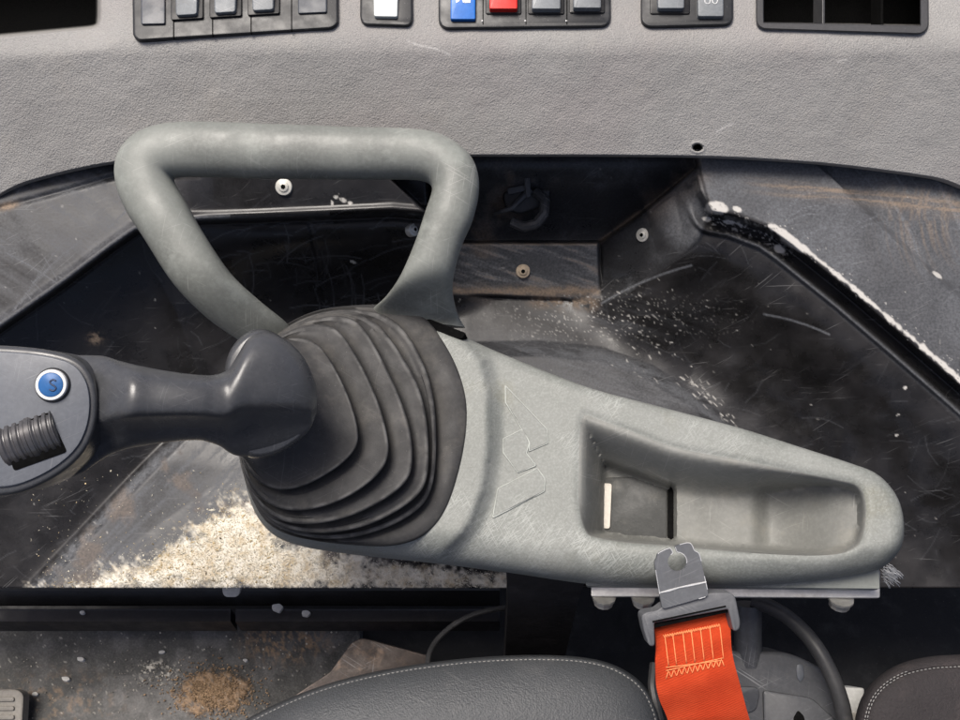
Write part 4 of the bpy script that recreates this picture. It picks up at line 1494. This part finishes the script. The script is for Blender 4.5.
def ang_ring(pts_, n=120, rad=0):
    """resample a closed contour by direction from its centre so rings correspond"""
    d = resample(rpoly(pts_, rad, 6), 600) if rad else catmull(pts_, 400)
    c = np.array([(d[:, 0].min() + d[:, 0].max()) / 2, (d[:, 1].min() + d[:, 1].max()) / 2])
    a = np.arctan2(d[:, 1] - c[1], d[:, 0] - c[0]); r = np.hypot(d[:, 0] - c[0], d[:, 1] - c[1])
    o = np.argsort(a); a = a[o]; r = r[o]
    th = np.linspace(-math.pi, math.pi, n, endpoint=False)
    rr = np.interp(th, np.concatenate([a - 2 * math.pi, a, a + 2 * math.pi]), np.concatenate([r, r, r]))
    return np.stack([c[0] + rr * np.cos(th), c[1] + rr * np.sin(th)], 1)


RG = [(ang_ring(zb(p), 160, 26), h) for p, h in RINGS]
prof = []
W0 = .010


def scale_ring(r, f):
    c = r.mean(0)
    return c + (r - c) * f


prof.append((scale_ring(RG[0][0], 1.0), -.02))
prof.append((RG[0][0], -.002)); prof.append((scale_ring(RG[0][0], .992), .0008)); prof.append((scale_ring(RG[0][0], .975), .0022))
for i in range(1, len(RG)):
    a, ha = RG[i - 1]; b, hb = RG[i]
    g1 = a * .30 + b * .70
    low = prof[-1][1]
    prof.append((a * .6 + b * .4, low + .0012))
    prof.append((scale_ring(b, 1.035), low + .0004 if i > 1 else low + .0018))
    prof.append((scale_ring(b, .972), low - .0016))
    prof.append((scale_ring(b, .962), low + .0014))
    prof.append((scale_ring(b, 1.010), hb - .0050))
    prof.append((scale_ring(b, 1.014), hb - .0018))
    prof.append((scale_ring(b, 1.004), hb - .0004))
    prof.append((scale_ring(b, .985), hb + .0002))
    prof.append((scale_ring(b, .955), hb - .0002))
ctop = RG[-1][0]
colr = ang_ring([(226, 395), (229, 362), (240, 342), (256, 333), (276, 338), (294, 354), (308, 378), (317, 405), (312, 425), (300, 442), (278, 456), (252, 459), (234, 440)], 160)
prof.append((ctop * .35 + colr * .65, .069)); prof.append((scale_ring(colr, 1.0), .074)); prof.append((scale_ring(colr, .9), .075))
mb = MB()
R = [PL(r[:, 0], r[:, 1], CON, W0 + h) for r, h in prof]
mb.rings(R, 0, True, False, True)
rimlight_dust = []
rim = {4 + 9 * k + q for k in range(5) for q in (6, 7)}  # pleat rims coloured paler to read as highlights
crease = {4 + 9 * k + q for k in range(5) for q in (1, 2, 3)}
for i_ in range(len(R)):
    rimlight_dust += [(1.0 if i_ in rim else 0.0, 1.0 if i_ in crease else 0.0, 0, 1)] * len(R[0])
mb.attr['rimlight_dust'] = rimlight_dust
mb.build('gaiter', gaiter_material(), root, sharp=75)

# collar + neck + head as one grip body
JP = plane_at(270, 395, .079, -.12, -.12)
mb = MB()
ci = ang_ring([(225, 395), (228, 362), (238, 343), (255, 332), (274, 335), (292, 350), (307, 376), (315, 404), (309, 424), (297, 440), (274, 453), (250, 455), (233, 436)], 80)
R = []
for sc_, w in ((1.03, -.020), (1.04, -.008), (1.02, -.003), (.985, .0), (.94, .001), (.6, .0012), (.05, .0012)):
    q = scale_ring(ci, sc_)
    R.append(PL(q[:, 0], q[:, 1], JP, w))
mb.rings(R, 0, True, True, True)
mb.build('collar', M['joy'], root, sharp=70)
# neck loft
SEC = [  # px, upper y, lower y, z centre, half depth
    (317, 396, 414, .079, .003), (312, 380, 430, .0795, .008), (301, 360, 441, .081, .0135), (286, 344.5, 449.5, .083, .018), (269, 335, 454.5, .0855, .021), (253, 333.5, 456, .088, .0228), (241, 341, 455, .0905, .0235), (232, 357, 451, .0935, .0225), (224, 370, 446, .0965, .0205), (212, 375, 442, .0995, .0202), (200, 375.5, 440, .1025, .0205), (175, 373, 441.5, .106, .0215), (150, 369, 445, .109, .0225),
    (130, 365, 449, .112, .023), (114, 361, 455, .1095, .021), (100, 357, 464, .1075, .0185), (86, 356, 474, .106, .017), (60, 356, 480, .105, .015), (20, 356, 484, .105, .014)]
CS = catmull([(1.0, -.05), (.93, .42), (.66, .80), (.3, .97), (-.02, 1.0), (-.20, .93), (-.36, .62), (-.62, .22), (-.9, -.08), (-1.0, -.42), (-.7, -.86), (0, -1.0), (.7, -.8)], 56)
SECd = dense(SEC, 4)
R = []
for x_, yu, yl, zc_, hd in SECd:
    yc = (yu + yl) / 2; hh = (yl - yu) / 2
    f = 1.0
    R.append(np.array([P(x_ + (0.10 * k[0] * hh), yc - k[0] * hh, zc_ + k[1] * hd) for k in CS]))
mb = MB()
mb.rings(R, 0, True, True, True)
# head
HP = plane_at(45, 420, .131, -.05, -.06)
HEAD = rpoly([(-170, 346), (0, 345), (48, 349), (80, 358), (95, 378), (99, 402), (96, 430), (84, 455), (58, 477), (24, 493), (0, 497), (-170, 500)], 22, 5)
mb.prism(HEAD, HP, .0, .034, 6, 5)
mb.build('grip', M['joy'], root, sharp=60)
FACE = rpoly([(-160, 352), (0, 351), (46, 355), (74, 363), (87, 380), (91, 402), (88, 427), (77, 450), (53, 470), (21, 485), (0, 488), (-160, 492)], 20, 5)
mb = MB()
mb.prism(FACE, HP, .0016, .004, 2.0, 3)
fp = mb.build('face_plate', M['face'], root)
NH = normal(HP)
# blue button
cb = PL(53, 385, HP, .0016)
mb = MB(); k_ = S * (H - .133) / H
mb.lathe(cb, NH, [(17.5 * k_, -.001), (17.5 * k_, .0006), (16.5 * k_, .0013), (15.8 * k_, .0013)], 40)
mb.build('button_bezel', M['bezel'], fp)
mb = MB()
mb.lathe(cb, NH, [(15.6 * k_, 0), (15.6 * k_, .0022), (15.0 * k_, .0028), (12.4 * k_, .0028), (12.2 * k_, .0024)], 40)
mb.build('button_ring', M['icon'], fp)
mb = MB()
mb.lathe(cb, NH, [(12.1 * k_, 0), (12.1 * k_, .0029), (11 * k_, .0033), (.2 * k_, .0035)], 40, 0)
pts_ = [(56, 381), (53, 379.6), (50, 381.8), (51.6, 384.3), (54.4, 386), (56, 388.5), (53.2, 390.8), (49.6, 389.4)]
mb.tube(catmull([PL(a, b, HP, .0050) for a, b in pts_], 30, False), .0005, 6, 1)
mb.build('blue_button', [plastic('blue button', (.03, .125, .33), .4, .05), plastic('dark blue print', (.02, .04, .1), .5, 0)], fp)
# thumb wheel in its slot
mb = MB()
ws = rpoly([(0, 431), (49, 412), (67, 452), (14, 471)], 3, 3)
mb.prism(ws, HP, .0021, .003, .4, 2)
mb.build('wheel_slot', M['void'], fp)
ax_a = PL(8, 448, HP, -.0082); ax_b = PL(66, 428, HP, -.0082)
ax = ax_b - ax_a; ax /= np.linalg.norm(ax)
mid = (ax_a + ax_b) / 2
half = 29 * k_
side = np.cross(NH, ax)
ang = np.linspace(0, 2 * math.pi, 48, endpoint=False)
R = []
NRIB = 60
for t in np.linspace(-1, 1, 121):
    rb = .0143 - .0009 * max(0.0, math.sin(t * 24)) ** .5
    if abs(t) > .97:
        rb = .0130
    if .02 < t < .2:
        rb = .0147
    R.append(mid + ax * (t * half) + rb * (np.cos(ang)[:, None] * NH + np.sin(ang)[:, None] * side))
mb = MB()
mb.rings(R, 0, True, True, True)
mb.build('thumb_wheel', plastic('worn wheel plastic', (.05, .05, .052), .2, .05, metal=.2, dirt=(.2, .18, .18), dirt_amt=.3, spec=.7), root, sharp=30)

# ================================================================== SEAT
SEAT = plane_at(470, 700, -.045, 0, -.45)
root = thing('operator_seat', 'dark grey vinyl operator seat with cushion and backrest along the bottom', 'seat', P(600, 760, -.25))
CU = catmull([(240, 726), (272, 708), (310, 692), (350, 679.5), (400, 669), (450, 662), (490, 658.5), (530, 657), (570, 658), (600, 662.5), (622, 671), (640, 684), (652, 702), (660, 730), (668, 800), (640, 930), (460, 980), (280, 930), (215, 800), (222, 745)], 200)
mb = MB()
R = []
for ins, w in ((2, -.09), (-1, -.055), (-2, -.02), (-1, -.008), (0, -.003), (1.2, 0), (2.5, .0002), (4, .0018), (7, .0042), (12, .0072), (20, .0105), (32, .0135), (48, .016), (64, .0172)):
    q = inset(CU, ins) if ins < 30 else (inset(CU, 30) - CU.mean(0)) * (1 - (ins - 30) / 140) + CU.mean(0)
    R.append(PL(q[:, 0], q[:, 1], SEAT, w))
mb.rings(R, 0, True, True, True)
cu = mb.build('cushion', M['seat'], root, sharp=70)


def stitches(poly, pl, ins, w, parent, lo, hi, mat, step=5.5, r=.00055):
    q = resample(inset(poly, ins), int(len(poly) * 6), True)
    mb = MB(); acc = 0; prev = None; start = None
    L = np.concatenate([[0], np.cumsum(np.linalg.norm(np.diff(q, axis=0), axis=1))])
    n_ = int(L[-1] / step)
    for k in range(n_):
        s0 = k * step; s1 = s0 + step * .62
        a = np.array([np.interp(s0, L, q[:, 0]), np.interp(s0, L, q[:, 1])]); b = np.array([np.interp(s1, L, q[:, 0]), np.interp(s1, L, q[:, 1])])
        if not (lo[0] < a[0] < hi[0] and lo[1] < a[1] < hi[1]):
            continue
        m_ = (a + b) / 2
        mb.tube([PL(*a, pl, w - .0006), PL(*(a * .7 + b * .3), pl, w + .0002), PL(*(a * .3 + b * .7), pl, w + .0002), PL(*b, pl, w - .0006)], r, 5)
    return mb.build('stitching', mat, parent, sharp=0)


stitches(CU, SEAT, 2.6, .0004, cu, (200, 640), (700, 740), M['thread'], 4.6, .00042)
mb = MB()
pd = np.array([(300, 740), (620, 740), (620, 900), (300, 900)], float)
top = PL(pd[:, 0], pd[:, 1], SEAT, -.06)
mb.rings([top, top + DOWN * .28], 0, True, True, True)
mb.build('seat_base', M['black'], root)
# backrest
BR = plane_at(920, 700, -.03, -.10, -.25)
BK = catmull([(856, 730), (858, 712), (864, 696), (874, 682.5), (888, 671.5), (905, 663.5), (930, 658), (960, 656), (1030, 653), (1120, 660), (1180, 720), (1190, 860), (1100, 960), (940, 960), (866, 880), (855, 790)], 170)
mb = MB(); R = []
for ins, w in ((3, -.08), (-.5, -.05), (-1.5, -.022), (0, -.010), (2.5, -.004), (6, .0005), (9, .0022), (9.8, .0016), (10.6, .0016), (11.5, .0026), (15, .0045), (22, .007), (36, .010)):
    q = inset(BK, ins) if ins < 30 else (inset(BK, 22) - BK.mean(0)) * .88 + BK.mean(0)
    R.append(PL(q[:, 0], q[:, 1], BR, w))
mb.rings(R, 0, True, True, True)
bk = mb.build('backrest', M['seat_cloth'], root, sharp=70)
stitches(BK, BR, 10.6, .0028, bk, (850, 640), (1000, 740), M['thread'], 4.2, .0004)
stitches(BK, BR, 8.2, .0026, bk, (850, 665), (905, 740), M['thread'], 4.2, .0004)
# recliner cover
HPn = plane_at(790, 690, -.075, .06, -.25)
mb = MB()
mb.prism(rpoly([(690, 651), (738, 650.5), (786, 652), (806, 660), (830, 673), (842, 690), (850, 735), (850, 860), (690, 860)], [4, 4, 10, 8, 12, 10, 4, 4, 4], 4), HPn, 0, .06, 5, 4)
hs = mb.build('recliner_cover', M['housing'], root)
mb = MB()
mb.prism(rpoly([(690, 684), (757, 687), (760, 692), (757, 708), (752, 712), (738, 714), (690, 712)], 4, 3), HPn, .003, .004, 1.5, 2)
mb.build('cover_tab', M['housing'], hs)
mb = MB()
mb.prism(rpoly([(763, 690), (812, 698), (838, 722), (842, 740), (842, 800), (766, 800)], [4, 5, 8, 4, 2, 2], 3), HPn, .0035, .005, 2.0, 2)
mb.build('cover_panel', M['housing'], hs)
mb = MB()
mb.prism(rpoly([(797, 664), (803, 664.5), (804.5, 676), (801, 683), (797, 678), (796, 670)], 2.5, 3), HPn, .0012, .003, .8, 2)
mb.build('cover_lug', M['rocker_dark'], hs)
mb = MB()
mb.prism(rpoly([(793, 719), (798, 710), (804, 716), (806, 726), (797, 728)], 2.5, 3), HPn, .0044, .003, .6, 2)
mb.build('cover_slot', M['void'], hs)
mb = MB()
mb.prism(rpoly([(840, 687), (864, 688), (864, 740), (842, 740)], 2, 2), plane_at(850, 700, -.10, 0, -.3), 0, .03, 1.5, 2)
mb.build('seat_rail', M['seat_metal'], root)
mb = MB()
mb.lathe(P(853, 716, -.094), np.array([0, .3, 1.]), [(.004, 0), (.004, .002), (.003, .003)], 14)
mb.build('rail_bolt', M['screw'], root)
# round tube below the belt tongue
mb = MB()
mb.tube([P(748, 604, -.09), P(748, 630, -.09), P(748, 664, -.09)], .0105, 18)
mb.build('belt_stalk', M['housing'], root)
mb = MB()
mb.tube(resample(np.array([P(654, 664, -.07), P(652, 685, -.06), P(655, 700, -.055), P(662, 730, -.05)]), 14, False), .0035, 8)
mb.build('wire_loop', M['hose'], root)

# ================================================================== CABLES
mb = MB()
pth = dense(np.array([P(*p) for p in ((428, 672, -.13), (429, 655, -.14), (437, 640, -.15), (452, 626, -.155), (470, 616, -.158), (488, 610.5, -.16), (512, 607, -.165), (560, 604, -.17))]), 6)
mb.tube(pth, .0024, 10)
o = mb.build('thin_cable', M['hose'])
tag(o, 'thin grey black cable arching up behind the seat cushion', 'cable')
mb = MB()
pth = dense(np.array([P(*p) for p in ((752, 600, -.085), (768, 606, -.08), (786, 616, -.075), (804, 632, -.068), (818, 650, -.06), (830, 672, -.054), (838, 692, -.05), (844, 715, -.048), (850, 760, -.05), (860, 830, -.06))]), 6)
mb.tube(pth, .0058, 14)
o = mb.build('thick_hose', M['hose'])
tag(o, 'thick black hose curving between the recliner cover and seat backrest', 'hose')

# ================================================================== SEAT BELT
root = thing('seat_belt', 'orange seat belt end with grey grip and slotted steel tongue', 'seat belt', P(700, 720, .0))
TG = plane_at(680, 585, .035, .0, -.10)


def zt(pts_):
    return [(600 + x / 3.789, 530 + y / 3.789) for x, y in pts_]


# webbing strip
mb = MB()
rowsL = [(206, 372), (210, 400), (213, 450), (211, 500), (212, 560), (215, 600), (228, 650), (250, 700), (262, 735), (280, 790), (310, 870), (330, 960)]
rowsR = [(482, 312), (494, 350), (496, 400), (499, 450), (508, 500), (524, 560), (540, 620), (556, 680), (572, 735), (588, 790), (610, 870), (630, 960)]
hz = [.030, .031, .033, .034, .0345, .034, .032, .029, .026, .022, .012, -.005]
dl = dense(zt(rowsL), 5); dr = dense(zt(rowsR), 5); dz_ = dense(np.array(hz)[:, None], 5)[:, 0]
mm = len(dl); NN = 22
top = np.zeros((mm, NN, 3)); bot = np.zeros((mm, NN, 3))
for i in range(mm):
    for j in range(NN):
        t = j / (NN - 1)
        p = dl[i] * (1 - t) + dr[i] * t
        zz = dz_[i] + .0018 * math.sin(math.pi * t) * (i / mm) + .0006 * math.sin(i * .5 + t * 3) - (.0006 if j in (0, NN - 1) else 0)
        top[i, j] = P(p[0], p[1], zz); bot[i, j] = P(p[0], p[1], zz) - [0, 0, .0022]
prof_ = np.concatenate([top, bot[:, ::-1]], 1)
mb.rings([r for r in prof_], 0, True, True, True)
wb = mb.build('webbing', M['web'], root, sharp=50)


def on_web(x, y, up=.0006):
    p = np.array(zt([(x, y)])[0])
    dd_ = np.linalg.norm(top[:, :, :2] * (H / (H - top[:, :, 2:3])) - np.array([(p[0] - 480) * S, (360 - p[1]) * S]), axis=-1)
    z_ = top[..., 2].ravel()[dd_.argmin()]
    return P(p[0], p[1], z_ + up)


mb = MB()
zigs = []
xx = np.linspace(240, 455, 50)
zigs.append([(x, 403 - (x - 240) * .20 + (6 if i % 2 else -6)) for i, x in enumerate(xx)])
xx = np.linspace(250, 470, 23)
zigs.append([(x, 560 - (x - 250) * .22 + (-26 if i % 2 else 4)) for i, x in enumerate(xx)])
zigs.append([(250, 533), (466, 485)]); zigs.append([(250, 521), (464, 494)])
for x in (250, 280, 318, 350, 385, 420, 458):
    zigs.append([(x - 4, 405 - (x - 240) * .2), (x + 10, 515 - (x - 250) * .13)])
for zg in zigs:
    pts_ = resample(np.array(zg), max(8, len(zg) * 3), False)
    mb.tube([on_web(a, b) for a, b in pts_], .00038, 5)
mb.build('stitching', M['orange_thread'], wb, sharp=0)
# grip moulding
mb = MB()
GR = zt([(155, 325), (170, 312), (215, 305), (240, 285), (300, 262), (370, 250), (420, 238), (490, 236), (512, 250), (532, 350), (528, 378), (505, 386), (485, 300), (205, 352), (208, 440), (185, 440), (165, 380)])
mb.prism(rpoly(GR, [4, 4, 3, 4, 4, 4, 4, 6, 6, 4, 4, 4, 2, 2, 4, 4, 4], 4), TG, 0.004, .014, 1.8, 3)
mb.build('grip', M['grip'], root, sharp=50)
mb = MB()
mb.prism(zt([(198, 345), (478, 284), (486, 312), (202, 372)]), TG, .0010, .006, .5, 2)
mb.prism(zt([(198, 345), (476, 286), (478, 292), (200, 351)]), TG, .0046, .003, .5, 2)
mb.build('belt_slot', M['void'], root)
# tongue with keyhole, built round its hole
mb = MB()
hc = np.array(zt([(293, 120)])[0])
ho = 36 / 3.789
outline = resample(np.array(rpoly(zt([(284, 66), (288, 60), (340, 44), (352, 62), (356, 80), (376, 84), (412, 250), (236, 300), (205, 118), (216, 108), (216, 88), (262, 68), (268, 70)]), [2, 3, 8, 6, 3, 6, 4, 4, 6, 3, 8, 3, 2], 3)), 160, True)
# start at the slot mouth, run round the outside, then back round the keyhole
sl = np.array(zt([(288, 66), (292, 84)])); sr = np.array(zt([(268, 70), (277, 88)]))
d0 = np.linalg.norm(outline - sl[0], axis=1).argmin()
outl = np.roll(outline, -d0, 0)
if np.linalg.norm(outl[5] - sr[0]) < np.linalg.norm(outl[-5] - sr[0]):
    outl = outl[::-1]; outl = np.roll(outl, 1, 0)
dq = np.linalg.norm(outl - sr[0], axis=1).argmin()
outl = outl[:dq + 1] if dq > 80 else outl
av = hc - (sl[1] + sr[1]) / 2
a0 = math.atan2(sl[1][1] - hc[1], sl[1][0] - hc[0]); a1 = math.atan2(sr[1][1] - hc[1], sr[1][0] - hc[0])
# travel the circle the long way from the left lip to the right lip
if a1 > a0:
    a1 -= 2 * math.pi
arc = [(hc[0] + ho * math.cos(a1 - (a1 + 2 * math.pi - a0) * k / 36), hc[1] + ho * math.sin(a1 - (a1 + 2 * math.pi - a0) * k / 36)) for k in range(37)]
poly_ = np.vstack([outl, arc])
vt = PL(poly_[:, 0], poly_[:, 1], TG, .0065); vb = vt - normal(TG) * .0028
n_ = len(poly_)
vv2, ee2, ff2, *_ = delaunay_2d_cdt([Vector(p) for p in poly_], [(i, (i + 1) % n_) for i in range(n_)], [], 1, 1e-5)
vv2 = np.array([tuple(v) for v in vv2])
cc2 = np.array([vv2[list(f)].mean(0) for f in ff2])
gd = inside(cc2[:, 0], cc2[:, 1], poly_)
ft = [tuple(f) for f, k in zip(ff2, gd) if k]
vt2 = PL(vv2[:, 0], vv2[:, 1], TG, .0065)
mb.add(vt2, ft); mb.add(vt2 - normal(TG) * .0028, [tuple(reversed(f)) for f in ft])
mb.rings([vt, vb], 0, True)
tg = mb.build('tongue', M['tongue'], root, sharp=30)
mb = MB()                                     # bright worn rim and the scored line
rimp = np.vstack([poly_, poly_[:1]])
rp = resample(rimp, 150, False)
keepseg = [[]]
for i, p in enumerate(rp):
    if p[1] < 530 + 262 / 3.789 and vnoise(np.array([i / 7.]), np.array([.5]), 5)[0] > .45:
        keepseg[-1].append(p)
    elif keepseg[-1]:
        keepseg.append([])
for sg in keepseg:
    if len(sg) > 3:
        mb.tube(PL(np.array(sg)[:, 0], np.array(sg)[:, 1], TG, .0064), .0003, 6)
mb.tube([PL(*zt([(a, b)])[0], TG, .0064) for a, b in ((224, 238), (260, 230), (300, 218), (350, 208), (402, 197))], [.0003, .0008, .0005, .0008, .0005], 6)
mb.build('worn_rim', M['tongue_edge'], tg)

# ------------------------------------------------------------------ light
world = bpy.data.worlds.new('World')
SC.world = world
world.use_nodes = True
wn = world.node_tree
bg = wn.nodes['Background']
sky = wn.nodes.new('ShaderNodeTexSky')
sky.sky_type = 'NISHITA'
sky.sun_disc = False
dsun = W(np.array([-.26, .62, .74])) - W(np.zeros(3))
dsun /= np.linalg.norm(dsun)
el = math.asin(dsun[2])
sky.sun_elevation = el
sky.sun_rotation = math.atan2(dsun[0], dsun[1])
sky.air_density = 0.35
sky.dust_density = 4.0
sky.ozone_density = 0.6
wn.links.new(sky.outputs[0], bg.inputs[0])
bg.inputs[1].default_value = 0.075
sun = bpy.data.lights.new('sun', 'SUN')
sun.energy = 1.5
sun.angle = math.radians(28)
sun.color = (1.0, .95, .88)
so = bpy.data.objects.new('sun', sun)
COL.objects.link(so)
so.rotation_euler = Vector(-dsun).to_track_quat('-Z', 'Y').to_euler()

# ------------------------------------------------------------------ camera
cam = bpy.data.cameras.new('camera')
cam.sensor_width = 36
cam.lens = 18 / (480 * S / H)
cam.clip_start = .01
cam.clip_end = 50
co_ = bpy.data.objects.new('camera', cam)
COL.objects.link(co_)
co_.location = W(np.array([0, 0, H]))
co_.rotation_euler = (ALPHA, 0, 0)
SC.camera = co_

SC.view_settings.view_transform = 'Standard'
SC.view_settings.look = 'None'
SC.view_settings.exposure = 1.25
SC.view_settings.gamma = 1.0
for o in SC.objects:
    if '_o' in o:
        del o['_o']
